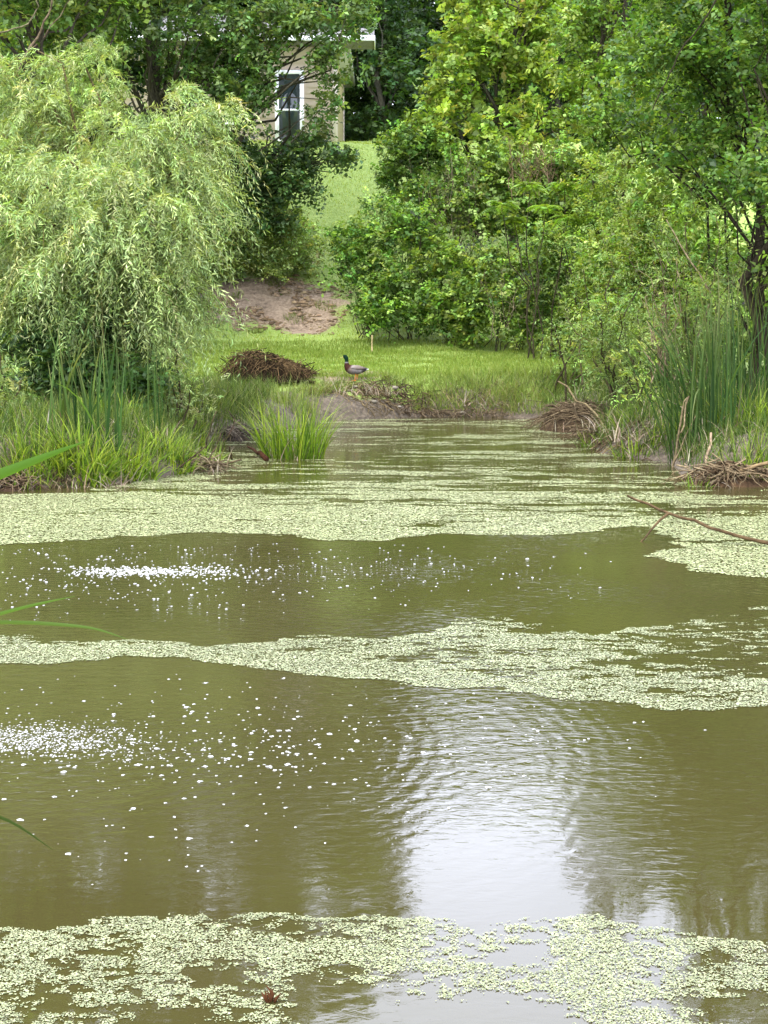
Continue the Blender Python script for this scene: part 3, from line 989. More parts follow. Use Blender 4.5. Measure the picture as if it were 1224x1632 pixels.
# woods behind house and lawn
WOODS = [(-13, 58, 15), (-8.5, 62, 16), (-4.5, 60, 15), (-1.6, 57, 16), (0.2, 56, 15.5), (3.0, 60, 7.5), (4.9, 60, 7), (7.0, 58, 7), (8.9, 58, 15), (14, 57, 16), (0.3, 61, 16), (-1.4, 63, 17)]
WLAB = ['behind the house at far left', 'behind the left roof slope', 'rising over the house roof', 'right behind the corner of the house', 'at the top of the lawn, beside the house', 'between the lawn top and the maple',
        'behind the left half of the maple', 'behind the right half of the maple', 'behind the mid green tree', 'far back at the right edge', 'deep in the gap past the lawn', 'deep in the woods right of the roof eave']
for i, (x, y, h) in enumerate(WOODS):
    z = float(hgt(x, y))
    rng = np.random.RandomState(60 + i)
    bl = []
    for k in range(6):
        t = 0.10 + 0.8 * k / 5
        rr = 1.7 * (1.25 - 0.6 * t)
        bl.append(((x + rng.normal(0, 0.5), y + rng.normal(0, 0.4), z + h * t), (rr, rr * 0.9, h * 0.13)))
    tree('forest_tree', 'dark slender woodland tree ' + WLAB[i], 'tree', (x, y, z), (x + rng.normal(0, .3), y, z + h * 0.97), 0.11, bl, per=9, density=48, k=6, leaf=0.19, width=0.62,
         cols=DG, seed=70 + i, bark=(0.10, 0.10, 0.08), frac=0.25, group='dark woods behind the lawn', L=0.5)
rng = np.random.RandomState(99)
g = Geo()
cl = []
for x in np.arange(-26, 27, 1.6):
    hm = 6.3 if 2 < x < 11 else 11
    for y in (66, 69):
        z = float(hgt(x, y))
        for k in range(6):
            cl.append((np.array([x + rng.normal(0, .6), y + rng.normal(0, .5), z + hm * (k + 0.4) / 6 + rng.normal(0, .3)]), 1.25))
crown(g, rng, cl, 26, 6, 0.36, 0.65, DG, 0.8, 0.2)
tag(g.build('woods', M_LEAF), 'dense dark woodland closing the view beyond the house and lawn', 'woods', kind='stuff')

# ------------------------------------------------------------------ shrubs right of the lawn
SH = [
    # px, Y, blobs[(px,py,Y,r)], cols, leaf, label
    (585, 35.5, [(570, 420, 35.5, .75), (610, 370, 35.8, .8), (545, 395, 36, .5), (600, 480, 35, .6)], RG, 0.075, 'lush dark green bush at the lower edge of the sloping lawn', 0.7),
    (650, 35, [(640, 440, 35, .8), (660, 370, 35.4, .7), (610, 495, 34.5, .55), (680, 500, 34.5, .6)], RG, 0.08, 'dense bright-leaved bush behind the lawn, left of the ivy-hung stems', 0.7),
    (720, 34.5, [(720, 480, 34.5, .75), (700, 420, 35, .6), (750, 520, 34, .5), (760, 450, 34.8, .6)], [(0.07, 0.13, 0.02), (0.13, 0.21, 0.035), (0.22, 0.31, 0.06)], 0.085, 'leafy bush above the mown strip with pale new leaves', 0.7),
    (800, 34, [(800, 490, 34, .8), (780, 430, 34.5, .6), (850, 450, 34, .65), (840, 520, 33.6, .5)], MG, 0.08, 'rounded green bush below the fern-leaved sumac', 0.7),
    (880, 33, [(890, 480, 33, .8), (880, 400, 33.5, .6), (930, 430, 33, .7), (900, 530, 32.6, .5)], MG, 0.075, 'green bush at the right end of the grassy strip', 0.7),
    (1010, 29.5, [(990, 440, 29.5, .8), (1040, 400, 29.5, .8), (1060, 480, 29, .8), (980, 520, 28.5, .6), (1110, 440, 28.5, .9), (1040, 540, 28, .6)], [(0.07, 0.13, 0.02), (0.12, 0.19, 0.03), (0.20, 0.28, 0.055)], 0.075, 'dense green bush behind the arching dead twigs of the right bank', 0.6),
    (1180, 27, [(1150, 520, 27, .9), (1200, 470, 27, .9), (1250, 540, 26, .9), (1120, 560, 27, .6)], MG, 0.08, 'dark green bush behind the tall cattails at the right edge', 0.6),
    (670, 38, [(680, 260, 38, .8), (640, 230, 38.5, .5), (720, 300, 37.5, .7), (640, 290, 38, .6), (690, 330, 37, .7)], RG, 0.085, 'tangled green bush beneath the left side of the maple', 0.75),
    (830, 37, [(800, 270, 37, .7), (850, 330, 36.5, .9), (760, 340, 36.5, .7), (900, 270, 37, .8), (930, 330, 36, .9)], MG, 0.09, 'high green thicket beneath the right side of the maple', 0.75),
    (960, 31, [(980, 300, 31, .8), (1010, 380, 30.5, .9), (950, 380, 31, .7), (1060, 350, 30, .8)], [(0.10, 0.17, 0.03), (0.17, 0.25, 0.05), (0.25, 0.33, 0.08)], 0.075, 'pale green feathery bush left of the dark trunk on the right', 0.45),
]
for i, (px, Y_, blobs, cols, leaf, lab, wd_) in enumerate(SH):
    shrub('shrub', lab, 'shrub', gp(px, Y_), [(at(q[0], q[1], q[2]), (q[3], q[3] * .9, q[3] * .85)) for q in blobs], per=25, density=135, k=7, leaf=leaf * 1.15, width=wd_, cols=cols,
          seed=110 + i, nst=12, group='shrubs on the slope behind the grassy strip')
# brush below the house on the left
for i, (px, Y_, blobs, cols, lab) in enumerate([
    (350, 38.5, [(440, 360, 37.6, .55), (400, 385, 37.8, .6), (360, 420, 37.9, .5), (345, 390, 38.3, .7), (310, 360, 38, .7), (380, 410, 38, .5), (330, 330, 38.5, .6)], GG, 'grey-green brush between the willow and the bare soil slope'),
    (440, 39, [(450, 385, 37.7, .55), (490, 405, 38.0, .4), (440, 425, 37.9, .4), (430, 390, 39, .55), (470, 375, 39.2, .45), (400, 420, 38.8, .4), (470, 420, 38.7, .3)], GG, 'soft grey-green brush above the bare soil slope'),
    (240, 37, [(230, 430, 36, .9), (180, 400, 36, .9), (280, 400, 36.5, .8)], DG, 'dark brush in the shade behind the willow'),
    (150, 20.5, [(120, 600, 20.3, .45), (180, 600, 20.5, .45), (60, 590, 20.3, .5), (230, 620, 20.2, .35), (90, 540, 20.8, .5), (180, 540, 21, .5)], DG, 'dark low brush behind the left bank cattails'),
    (60, 30, [(60, 430, 30, 1.0), (-20, 400, 30, 1.0), (130, 450, 30, .9), (-60, 500, 28, 1.0), (30, 520, 27, .8)], MG, 'green brush behind the left cattails')]):
    shrub('shrub', lab, 'shrub', gp(px, Y_), [(at(q[0], q[1], q[2]), (q[3], q[3] * .9, q[3] * .85)) for q in blobs], per=24, density=150, k=7, leaf=0.10, width=0.5, cols=cols,
          seed=130 + i, nst=10, group='brush on the slope left of the lawn')


# fern-leaved sumacs
def sumac(label, px, Y_, tops, seed):
    rng = np.random.RandomState(seed)
    b = gp(px, Y_)
    e = empty('sumac', b, label, 'sumac', 'fern-leaved sumacs')
    gs, gf = Geo(), Geo()
    for (tx, ty) in tops:
        tpt = at(tx, ty, Y_ + rng.uniform(-.5, .3))
        tube(gs, wobble(b + np.append(rng.normal(0, .2, 2), -.1), tpt, rng, 7, .2), np.linspace(.02, .009, 7), 6, (0.09, 0.08, 0.05))
        nf = 13
        for k in range(nf):
            a = k / nf * 2 * np.pi + rng.normal(0, .2)
            d = np.array([math.cos(a), math.sin(a), rng.uniform(0.1, 1.3)])
            d /= np.linalg.norm(d)
            L = rng.uniform(0.38, 0.6)
            t = np.linspace(0.12, 1, 13)
            P = tpt + d * (t * L)[:, None]
            P[:, 2] -= 0.6 * L * t ** 2
            dd = norm(np.gradient(P, axis=0))
            side = norm(np.cross(dd, [0, 0, 1.0]))
            ll = 0.17 * (1 - 0.5 * abs(t - .4) / .6)
            col = pal(rng, 1, [(0.12, 0.22, 0.025), (0.19, 0.30, 0.045)], .15)
            for s in (-1, 1):
                leaves(gf, P, side * s + dd * .35 + np.array([0, 0, -.15]), np.tile([0, 0, 1.0], (13, 1)) + rng.normal(0, .15, (13, 3)), ll, ll * .3, np.repeat(col, 13, 0) * rng.uniform(.85, 1.15, (13, 1)), 0.35)
            tube(gs, P[::3], 0.004, 4, (0.2, 0.22, 0.06))
    gs.build('stems', M_BARK, e)
    gf.build('fronds', M_LEAF, e)


sumac('bright green sumac with fern-like leaves in front of the maple', 850, 32, [(845, 300), (800, 330), (870, 335), (900, 300), (820, 355)], 150)
sumac('bright green sumac with fern-like leaves, right of its twin', 930, 31.5, [(935, 310), (960, 345), (905, 350)], 151)


# dry stems hanging in the shrubs
def tangle(label, px, Y_, x0, x1, y0, y1, n, seed, cols=((0.09, 0.08, 0.06), (0.22, 0.195, 0.155))):
    rng = np.random.RandomState(seed)
    g = Geo()
    for i in range(n):
        xx = rng.uniform(x0, x1)
        a = at(xx + rng.normal(0, 10), y1 + rng.uniform(-20, 20), Y_ + rng.uniform(-.3, .3))
        b_ = at(xx + rng.normal(0, 16), y0 + rng.uniform(-10, (y1 - y0) * .5), Y_ + rng.uniform(-.5, .5))
        w = wobble(a, b_, rng, 7, .35, 0)
        c = np.array(cols[0]) + (np.array(cols[1]) - cols[0]) * rng.rand()
        tube(g, w, np.linspace(.010, .003, 7) * rng.uniform(.4, 1.2), 4, c)
        for k in range(3):
            j = rng.randint(1, 6)
            tube(g, wobble(w[j], w[j] + rng.normal(0, .16, 3) + [0, 0, .12], rng, 4, .3), [.005, .004, .003, .002], 3, c)
    tag(g.build('dry_stems', M_WOOD), label, 'dead stems', 'dry stems among the shrubs')


tangle('grey tangle of dry vines below the left of the maple', 720, 36.3, 675, 770, 240, 420, 42, 160)
tangle('brown curtain of dry stalks under the yellow-green leaves, centre of the thicket', 860, 35.5, 820, 890, 215, 300, 34, 161, ((0.16, 0.12, 0.09), (0.30, 0.23, 0.18)))
tangle('thin dry stems standing in the bushes above the right end of the strip', 880, 32.5, 780, 920, 380, 520, 18, 162)
tangle('dead grey twigs arching out behind the right cattails', 1060, 21, 1030, 1110, 400, 600, 22, 163, ((0.14, 0.11, 0.085), (0.30, 0.25, 0.2)))


# ------------------------------------------------------------------ the willow
def build_willow():
    rng = np.random.RandomState(200)
    b = gp(243, 22.5)
    e = empty('willow_tree', b, 'pale weeping willow with narrow leaves leaning over the left bank', 'tree')
    heads = [  # limb ends, strands hang from along the limbs
        (305, 168, 21.8), (285, 210, 21.2), (250, 200, 21.5), (180, 235, 22), (120, 225, 22.3), (60, 215, 22.5), (0, 205, 22.5), (-60, 215, 22.5), (-130, 230, 22), (280, 260, 20.9),
        (200, 260, 20.5), (110, 250, 20.5), (20, 260, 20.6), (-60, 300, 20.6), (250, 330, 21.2), (240, 340, 20.4), (150, 340, 20.0), (60, 350, 20.0), (-30, 360, 20), (240, 400, 21),
        (150, 430, 20.3), (80, 440, 20.3), (0, 440, 20.3), (220, 420, 20.8), (60, 75, 22.8), (130, 85, 23), (0, 80, 23), (-80, 90, 23), (250, 240, 23.5), (120, 260, 24), (0, 260, 24), (300, 250, 23), (-140, 380, 21),
        (245, 470, 21.6), (262, 450, 21.3), (280, 430, 20.9), (200, 480, 20.8), (120, 500, 20.6), (40, 510, 20.6), (-60, 470, 20.6), (285, 500, 22)]
    gb = Geo()
    crotch = b + np.array([-0.15, 0.1, 1.6])
    tr = Geo()
    tube(tr, np.vstack([b - [0, 0, .3], wobble(b, crotch, rng, 5, .15)]), np.linspace(.17, .12, 6), 9, (0.075, 0.06, 0.045))
    tr.build('trunk', M_BARK, e, smooth=True)
    SP, SD, SL = [], [], []
    for (px, py, Y_) in heads:
        hp = at(px, py + 6, Y_)
        w = wobble(crotch + rng.normal(0, .08, 3), hp, rng, 9, .16, 0.10)
        tube(gb, w, np.linspace(.055, .009, 9), 6, np.array((0.24, 0.19, 0.10)) * rng.uniform(.7, 1.2))
        out = norm((hp - crotch) * [1, 1, 0.2])
        n = 185
        m = 13                                   # shoots leave the limb in bunches, with gaps between
        t = rng.uniform(0.42, 1.0, m) ** 0.7
        i = t * 8
        i0 = np.minimum(i.astype(int), 7)
        Q = w[i0] * (1 - (i - i0))[:, None] + w[i0 + 1] * (i - i0)[:, None] + rng.normal(0, 1, (m, 3)) * [0.30, 0.30, 0.15]
        QD = norm(out + rng.normal(0, .8, (m, 3)) * [1, 1, .5] + [0.1, -0.2, .25])
        k_ = rng.randint(0, m, n)
        P = Q[k_] + rng.normal(0, 1, (n, 3)) * [0.10, 0.10, 0.07]
        D = norm(QD[k_] + rng.normal(0, .38, (n, 3)))
        SP.append(P)
        SD.append(D)
        SL.append(rng.uniform(.35, .9, n) * rng.uniform(.7, 1.25, m)[k_])
        for q in rng.permutation(n)[:5]:
            tt = np.linspace(0, 1, 7)[:, None]
            pts = P[q] + D[q] * tt * SL[-1][q]
            pts[:, 2] -= .75 * SL[-1][q] * tt[:, 0] ** 2
            tube(gb, pts, np.linspace(.006, .002, 7), 4, (0.30, 0.26, 0.11))
    gb.build('branches', M_BARK, e, smooth=True)
    SP, SD, SL = np.concatenate(SP), np.concatenate(SD), np.concatenate(SL)
    gc = Geo()
    WIL = [(0.11, 0.17, 0.045), (0.24, 0.325, 0.105), (0.44, 0.51, 0.21)]
    sprays(gc, rng, SP, SD, SL, 26, 0.105, 0.145, WIL, droop=0.85, spread=0.5, shape=0.4, jit=0.2, spj=0.2)
    gc.build('crown', M_WILLOW, e)


build_willow()


# shrubby willows on the right bank
def wispy(label, px, Y_, tips, seed, cols, n=60, leaf=0.075, L=0.5):
    rng = np.random.RandomState(seed)
    b = gp(px, Y_)
    e = empty('willow_shrub', b, label, 'shrub', 'thin-leaved shrubs on the right bank')
    gs, gc = Geo(), Geo()
    SP, SD = [], []
    for (tx, ty, ty_) in tips:
        tp = at(tx, ty, ty_)
        w = wobble(b + np.append(rng.normal(0, .15, 2), -.1), tp, rng, 9, .2, .06)
        tube(gs, w, np.linspace(.022, .005, 9), 5, np.array((0.12, 0.10, 0.06)) * rng.uniform(.6, 1.5))
        t = rng.uniform(.25, 1, n)
        i = t * 8
        i0 = np.minimum(i.astype(int), 7)
        SP.append(w[i0] * (1 - (i - i0))[:, None] + w[i0 + 1] * (i - i0)[:, None] + rng.normal(0, .12, (n, 3)))
        SD.append(norm(rng.normal(0, 1, (n, 3)) + [0, 0, .5]))
    SP, SD = np.concatenate(SP), np.concatenate(SD)
    sprays(gc, rng, SP, SD, L * rng.uniform(.5, 1.1, len(SP)), 14, leaf, .26, cols, .4, .6, .4)
    gs.build('stems', M_BARK, e)
    gc.build('foliage', M_WILLOW, e)


wispy('thin-leaved green shrub leaning over the dead reeds on the right bank', 985, 24, [(930, 430, 24), (960, 380, 24.5), (1000, 350, 24), (1030, 420, 23.5), (900, 500, 24), (950, 500, 23.5), (1000, 480, 23), (1040, 500, 23)],
      210, [(0.08, 0.14, 0.03), (0.14, 0.21, 0.045), (0.22, 0.29, 0.07)])
wispy('thin-leaved shrub with yellowish tips in front of the right-hand trees', 1090, 21, [(1060, 330, 21.5), (1100, 300, 22), (1140, 340, 21), (1080, 420, 20.5), (1130, 420, 21), (1160, 480, 20.5), (1040, 380, 21.5), (1180, 400, 21)],
      211, [(0.07, 0.13, 0.025), (0.13, 0.20, 0.04), (0.20, 0.28, 0.06)])
wispy('low bright willow seedling among the right cattails', 1020, 21.5, [(1000, 560, 21.3), (1030, 545, 21.2), (1050, 560, 21), (985, 580, 21.2)], 212,
      [(0.20, 0.30, 0.05), (0.30, 0.40, 0.08)], n=16, leaf=.08, L=.3)
wispy('loose green shrub beside the sunlit end of the grassy strip', 900, 28, [(880, 540, 28), (905, 500, 28.3), (930, 540, 28), (950, 500, 27.5), (960, 560, 27)], 213,
      [(0.09, 0.15, 0.03), (0.16, 0.24, 0.05), (0.25, 0.33, 0.07)], n=34, leaf=.075, L=.35)
wispy('light green brush at the foot of the willow trunk', 250, 20.5, [(200, 520, 20.8), (240, 540, 20.6), (280, 530, 20.8), (215, 570, 20.4), (260, 580, 20.3), (180, 560, 20.5)], 216,
      [(0.11, 0.17, 0.05), (0.19, 0.26, 0.08), (0.28, 0.34, 0.14)], n=34, leaf=.065, L=.3)
wispy('weedy green shrub at the left edge behind the sedges', 20, 18.5, [(0, 560, 18.5), (40, 600, 18.3), (-30, 590, 18.5), (10, 640, 18)], 214,
      [(0.09, 0.15, 0.035), (0.16, 0.23, 0.06), (0.26, 0.32, 0.10)], n=40, leaf=.07, L=.3)
wispy('pale weedy shrub between the left cattails and the brush pile', 285, 20.5, [(280, 590, 20.5), (310, 600, 20.3), (255, 610, 20.5), (330, 630, 20.5)], 215,
      [(0.12, 0.18, 0.05), (0.20, 0.27, 0.08), (0.30, 0.34, 0.14)], n=26, leaf=.06, L=.26)

# ------------------------------------------------------------------ cattails
cattails('tall cattail clump at the right edge of the pond, standing in front', onz(1150, 752)[:2] + [0, .3], .35, 50, 2.1, 300, ry=.25, lean=(.03, .5), bent=.18)
cattails('dense cattail clump against the right edge of the photograph', onz(1215, 740)[:2] + [0, .4], .5, 62, 2.3, 301, lean=(.05, .6), bent=.2)
cattails('dark cattails behind the front clump, below the dark trunk', (4.0, 18.6), .5, 60, 2.1, 302, lean=(.1, .8), bent=.3, az0=math.pi)
cattails('low dark cattails in the middle of the right bank', onz(1050, 690)[:2], .42, 90, 1.35, 303, lean=(.05, .55), bent=.2)
cattails('cattail leaves bowing left over the dead reeds', (3.95, 18.9), .4, 46, 2.5, 304, lean=(.7, 1.5), bent=.3, az0=math.pi)
cattails('dark spiky cattails standing in the sedge on the left bank', (-3.15, 16.9), .22, 22, 1.6, 305, lean=(.02, .4), w=.028)
cattails('few dark cattail leaves at the left end of the bank', (-3.62, 17.0), .2, 16, 1.55, 306, lean=(.05, .45), w=.026)
cattails('thin cattails under the willow, left of its trunk', (-3.2, 19.3), 0.5, 40, 1.45, 307, lean=(.02, .25), w=.014)
cattails('single leaning cattail tuft beside the willow trunk', (-2.72, 17.8), .1, 9, 1.3, 308, lean=(.02, .2), w=.016)

# ------------------------------------------------------------------ sedge clumps
rngs = np.random.RandomState(9)
SG = [((60, 770), .34, 190, .74, 'arching sedge clump at the left end of the bank'), ((130, 768), .34, 200, .78, 'bright sedge clump left of centre on the left bank'), ((200, 762), .32, 180, .74, 'bright sedge clump in the middle of the left bank'),
      ((262, 752), .30, 150, .72, 'sedge clump beside the bare twigs on the left bank'), ((318, 742), .26, 90, .66, 'last sedge clump at the point of the left bank'),
      ((170, 735), .45, 170, .80, 'taller sedge behind the front row on the left bank'), ((280, 715), .42, 130, .75, 'loose sedge below the willow edge'), ((15, 745), .4, 150, .72, 'sedge at the very left behind the broad blade')]
for i, (p_, r, n, h, lab) in enumerate(SG):
    c = onz(p_[0], p_[1], .03)
    sedge(lab, (c[0], c[1] + .10), r, int(n * 1.5), h * rngs.uniform(.62, .95), 320 + i, lean=(.25, 2.2), w=.019, dry=.22)
sedge('tall bright sedge tuft standing alone in the weed before the brush pile', (onz(465, 733)[0], onz(465, 733)[1] + .3), .42, 330, .98, 330, lean=(.12, 1.4), w=.016)
for i, (p_, r, n, h, lab) in enumerate([((1010, 712), .38, 150, .42, 'short yellow-green sedge below the right cattails'), ((1190, 742), .35, 190, .75, 'bright sedge at the right edge among the cattails'),
                                        ((1110, 715), .3, 90, .5, 'low sedge behind the dead raft of reeds'), ((1205, 765), .3, 120, .6, 'sedge tuft growing out of the reed raft at the right edge'), ((1070, 728), .3, 110, .5, 'yellow-green sedge left of the arched dead reeds'), ((960, 700), .25, 80, .4, 'short sedge at the tip of the right bank'), ((1120, 775), .13, 30, .22, 'tiny yellow sedge tuft on the reed raft')]):
    c = onz(p_[0], p_[1], .03)
    sedge(lab, (c[0], c[1] + .2), r, n, h, 340 + i)
LG = [(0.13, 0.21, 0.04), (0.22, 0.31, 0.06), (0.33, 0.38, 0.13)]
for i, (x, y, r, n, h, lab) in enumerate([(1.75, 28.3, .55, 220, .45, 'long grass tuft hanging over the bank right of the duck'), (2.7, 27.9, .5, 200, .5, 'long grass tuft at the right end of the bank'),
                                          (-1.7, 26.3, .5, 220, .5, 'olive grass tuft below the brush pile'), (-2.3, 25.0, .5, 200, .5, 'long grass tuft on the bank behind the reed debris'), (-2.9, 23.6, .55, 220, .55, 'shaded grass tuft left of the inlet'),
                                          (-2.75, 21.4, .5, 180, .5, 'grass tuft at the left side of the inlet'), (.95, 28.3, .4, 120, .3, 'short grass tuft beside the mud slide')]):
    sedge(lab, (x, y), r, n, h, 350 + i, lean=(.2, 1.6), cols=LG, dry=.3, name='grass_tuft', group='grass tufts on the far bank', w=.012)

# ------------------------------------------------------------------ grass (uncountable)
rng = np.random.RandomState(400)


def field(n, x0, x1, y0, y1, h, w, keep=None, cols=None, lean=(.1, .8), fade=None):
    x, y = rng.uniform(x0, x1, n), rng.uniform(y0, y1, n)
    z = hgt(x, y)
    ok = ~inpoly(x, y, POND) & (z > .05)
    s1 = np.clip(1 - np.hypot((x + 3.1) / 3.0, (y - 37.4) / 1.6), 0, 1) * 1.5 + np.clip(1 - np.hypot((x + 1.7) / 0.9, (y - 36.2) / 0.9), 0, 1)
    ok &= s1 + fbm(x * 1.7, y * 1.7, 3) * .8 < .75
    if keep is not None:
        ok &= keep(x, y)
    x, y, z = x[ok], y[ok], z[ok]
    return np.stack([x, y, z - .01], 1), h * rng.uniform(.5, 1.2, len(x)) * (.6 + .8 * fbm(x * .8, y * .8, 2)), len(x)


LAWN = [(0.13, 0.22, 0.025), (0.23, 0.325, 0.05), (0.36, 0.43, 0.11)]
g = Geo()
B, H, n = field(90000, -4.5, 6, 28.0, 35, .09, .01)
blades(g, rng, B, H, rng.uniform(.1, .9, n), .012, LAWN, 2)
B, H, n = field(34000, -5, 4, 35, 47.5, .08, .01)
blades(g, rng, B, H, rng.uniform(.2, 1.1, n), .016, [(0.26, 0.37, 0.045), (0.36, 0.47, 0.07), (0.46, 0.53, 0.13)], 2)  # paler than the strip: the sunlight on the mown slope is painted into the blades
tag(g.build('lawn_grass', M_BLADE), 'short bright lawn grass on the strip and slope below the house', 'grass', kind='stuff')
g = Geo()
B, H, n = field(26000, -6.5, -2, 15.4, 28.2, .42, .01)
blades(g, rng, B, H, rng.uniform(.2, 1.4, n), .011, [(0.03, 0.065, 0.012), (0.09, 0.15, 0.028), (0.22, 0.28, 0.08)], 4)
B, H, n = field(2600, -6.5, -2, 15.4, 28.2, .40, .01)
blades(g, rng, B, H, rng.uniform(.4, 2.2, n), .012, DRYC, 4, mi=1)
tag(g.build('bank_grass', [M_BLADE, M_DRY]), 'rough tall grass covering the left bank', 'grass', kind='stuff')
g = Geo()
B, H, n = field(22000, 2.8, 8, 15.8, 28.5, .40, .01)
blades(g, rng, B, H, rng.uniform(.2, 1.4, n), .011, [(0.03, 0.065, 0.012), (0.08, 0.14, 0.025), (0.20, 0.26, 0.07)], 4)
B, H, n = field(3600, 2.8, 8, 15.8, 28.5, .42, .01)
blades(g, rng, B, H, rng.uniform(.4, 2.2, n), .012, DRYC, 4, mi=1)
tag(g.build('bank_grass', [M_BLADE, M_DRY]), 'rough tall grass covering the right bank', 'grass', kind='stuff')
g = Geo()
B, H, n = field(9000, -2.4, 3.3, 26.2, 28.9, .22, .01, keep=lambda x, y: (fbm(x * 2.2 + 5, y * 2.2, 3) > .46) & ~((x > -.7) & (x < .9) & (y < 28.2)))
blades(g, rng, B, H, rng.uniform(.3, 1.7, n), .010, LG, 4)
B, H, n = field(7000, .5, 4.2, 27.4, 29.4, .24, .01, keep=lambda x, y: fbm(x * 1.6 + 2, y * 1.6, 3) + .25 * rng.rand(len(x)) > .50)
blades(g, rng, B, H, rng.uniform(.3, 1.6, n), .010, [(0.15, 0.24, 0.04), (0.25, 0.34, 0.06), (0.36, 0.42, 0.13)], 4)
tag(g.build('bank_grass', [M_BLADE]), 'grass along the rim of the far bank around the duck', 'grass', kind='stuff')


# clods and crumbs of soil on the bare slope
rng = np.random.RandomState(410)
n = 5200
x, y = rng.normal(-3.0, 1.4, n), rng.normal(37.2, .8, n)
so = np.clip(1 - np.hypot((x + 3.1) / 3.0, (y - 37.4) / 1.6), 0, 1) * 1.5 + np.clip(1 - np.hypot((x + 1.7) / 0.9, (y - 36.2) / 0.9), 0, 1)
ok = (so > .25) & (fbm(x * 1.5, y * 1.5, 3) > .42)
x, y = x[ok], y[ok]
n = len(x)
r = rng.uniform(.01, .05, n) * rng.choice([.6, 1, 1.8], n, p=[.6, .32, .08])
d = norm(np.array([(1, 0, 0), (0, 1, 0), (-1, 0, 0), (0, -1, 0), (0, 0, 1), (.6, .6, .7), (-.6, .6, .7), (-.6, -.6, .7), (.6, -.6, .7)], float))
v = np.stack([x, y, hgt(x, y)], 1)[:, None] + d[None] * r[:, None, None] * rng.uniform(.6, 1.3, (n, 9, 1)) * [1.2, 1.2, .8]
f = np.array([(4, 5, 6), (4, 6, 7), (4, 7, 8), (4, 8, 5), (0, 1, 5), (1, 6, 5), (1, 2, 6), (2, 7, 6), (2, 3, 7), (3, 8, 7), (3, 0, 8), (0, 5, 8)])
g = Geo()
g.add(v.reshape(-1, 3), (f[None] + (np.arange(n) * 9)[:, None, None]).reshape(-1, 3), np.repeat(pal(rng, n, [(0.10, 0.07, 0.04), (0.22, 0.16, 0.10), (0.30, 0.23, 0.15)], .1), 9, 0))
tag(g.build('soil_clods', M_STONE), 'crumbled clods of soil on the bare slope', 'soil', kind='stuff')
for i, (px, Y_, w_) in enumerate([(470, 36.6, .5), (380, 37.6, .4), (440, 38.2, .45), (520, 37.2, .5), (350, 36.4, .45), (500, 38.6, .4), (410, 36.0, .4)]):
    c_ = gp(px, Y_)
    LAB = ['in the middle of the bare slope', 'high on the left of the bare slope', 'at the upper rim of the bare slope', 'at the right rim of the bare slope', 'at the lower left corner of the bare slope', 'above the right rim of the bare slope', 'at the lower edge of the bare slope']
    sedge('weedy grass tuft growing ' + LAB[i], (c_[0], c_[1]), w_ * .5, 110, .16, 420 + i, lean=(.3, 1.4), cols=[(0.14, 0.2, 0.04), (0.25, 0.31, 0.09)], name='grass_tuft', group='weeds on the bare slope', w=.014)

# ------------------------------------------------------------------ dead reeds, brush, sticks, stones
def heap(name, label, cat, c, rx, ry, h, n, seed, stick=(.35, .8), cols=((0.05, 0.032, 0.022), (0.20, 0.14, 0.10)), thick=.008, skew=0.0, steep=.35, group=None, z0=None, nblade=0, mound=True):
    rng = np.random.RandomState(seed)
    zg = float(hgt(c[0], c[1])) if z0 is None else z0
    S = lambda u, v: h * np.clip(1 - (u * u + v * v), 0, 1) ** .7 * (1 + skew * u)
    g = Geo()
    u, v = np.meshgrid(np.linspace(-1, 1, 26), np.linspace(-1, 1, 18))
    zz = zg - .06 + S(u, v) * .88 + (fbm(u * 5 + seed, v * 5, 3) - .5) * h * .4
    I = np.arange(u.size).reshape(u.shape)
    if mound:
        g.add(np.stack([c[0] + u * rx, c[1] + v * ry, zz], -1).reshape(-1, 3), np.stack([I[:-1, :-1], I[:-1, 1:], I[1:, 1:], I[1:, :-1]], -1).reshape(-1, 4), np.array(cols[0]) * .9)
    for i in range(n):
        a, r = rng.uniform(0, 2 * np.pi), math.sqrt(rng.rand())
        u0, v0 = math.cos(a) * r, math.sin(a) * r
        p = np.array([c[0] + u0 * rx, c[1] + v0 * ry, zg + float(S(u0, v0)) + rng.uniform(-.01, .03)])
        if not mound:
            p[2] = float(hgt(p[0], p[1])) + rng.uniform(.005, .05)
        L = rng.uniform(*stick)
        aa = rng.uniform(0, 2 * np.pi) if rng.rand() < .4 else math.atan2(v0 / ry, u0 / rx) + rng.normal(0, .5)
        d = np.array([math.cos(aa), math.sin(aa), -steep * r + rng.normal(0, .22)])
        q0, q1 = p - d * L * .5, p + d * L * .5
        q0[2], q1[2] = max(q0[2], zg - .02), max(q1[2], zg - .02)
        if not mound:
            q0[2], q1[2] = float(hgt(q0[0], q0[1])) + .01, float(hgt(q1[0], q1[1])) + .03
        cc = np.array(cols[0]) + (np.array(cols[1]) - cols[0]) * rng.rand() ** 1.3
        tube(g, wobble(q0, q1, rng, 5, .2, .06), np.linspace(thick, thick * .4, 5) * rng.uniform(.5, 1.5), 4, cc)
    if nblade:
        B = np.stack([c[0] + rng.uniform(-1, 1, nblade) * rx, c[1] + rng.uniform(-1, 1, nblade) * ry, np.full(nblade, zg)], 1)
        blades(g, rng, B, rng.uniform(.2, .5, nblade), rng.uniform(.8, 2.6, nblade), .014, DRYC, 5, mi=1)
    return tag(g.build(name, [M_WOOD, M_DRY]), label, cat, group)


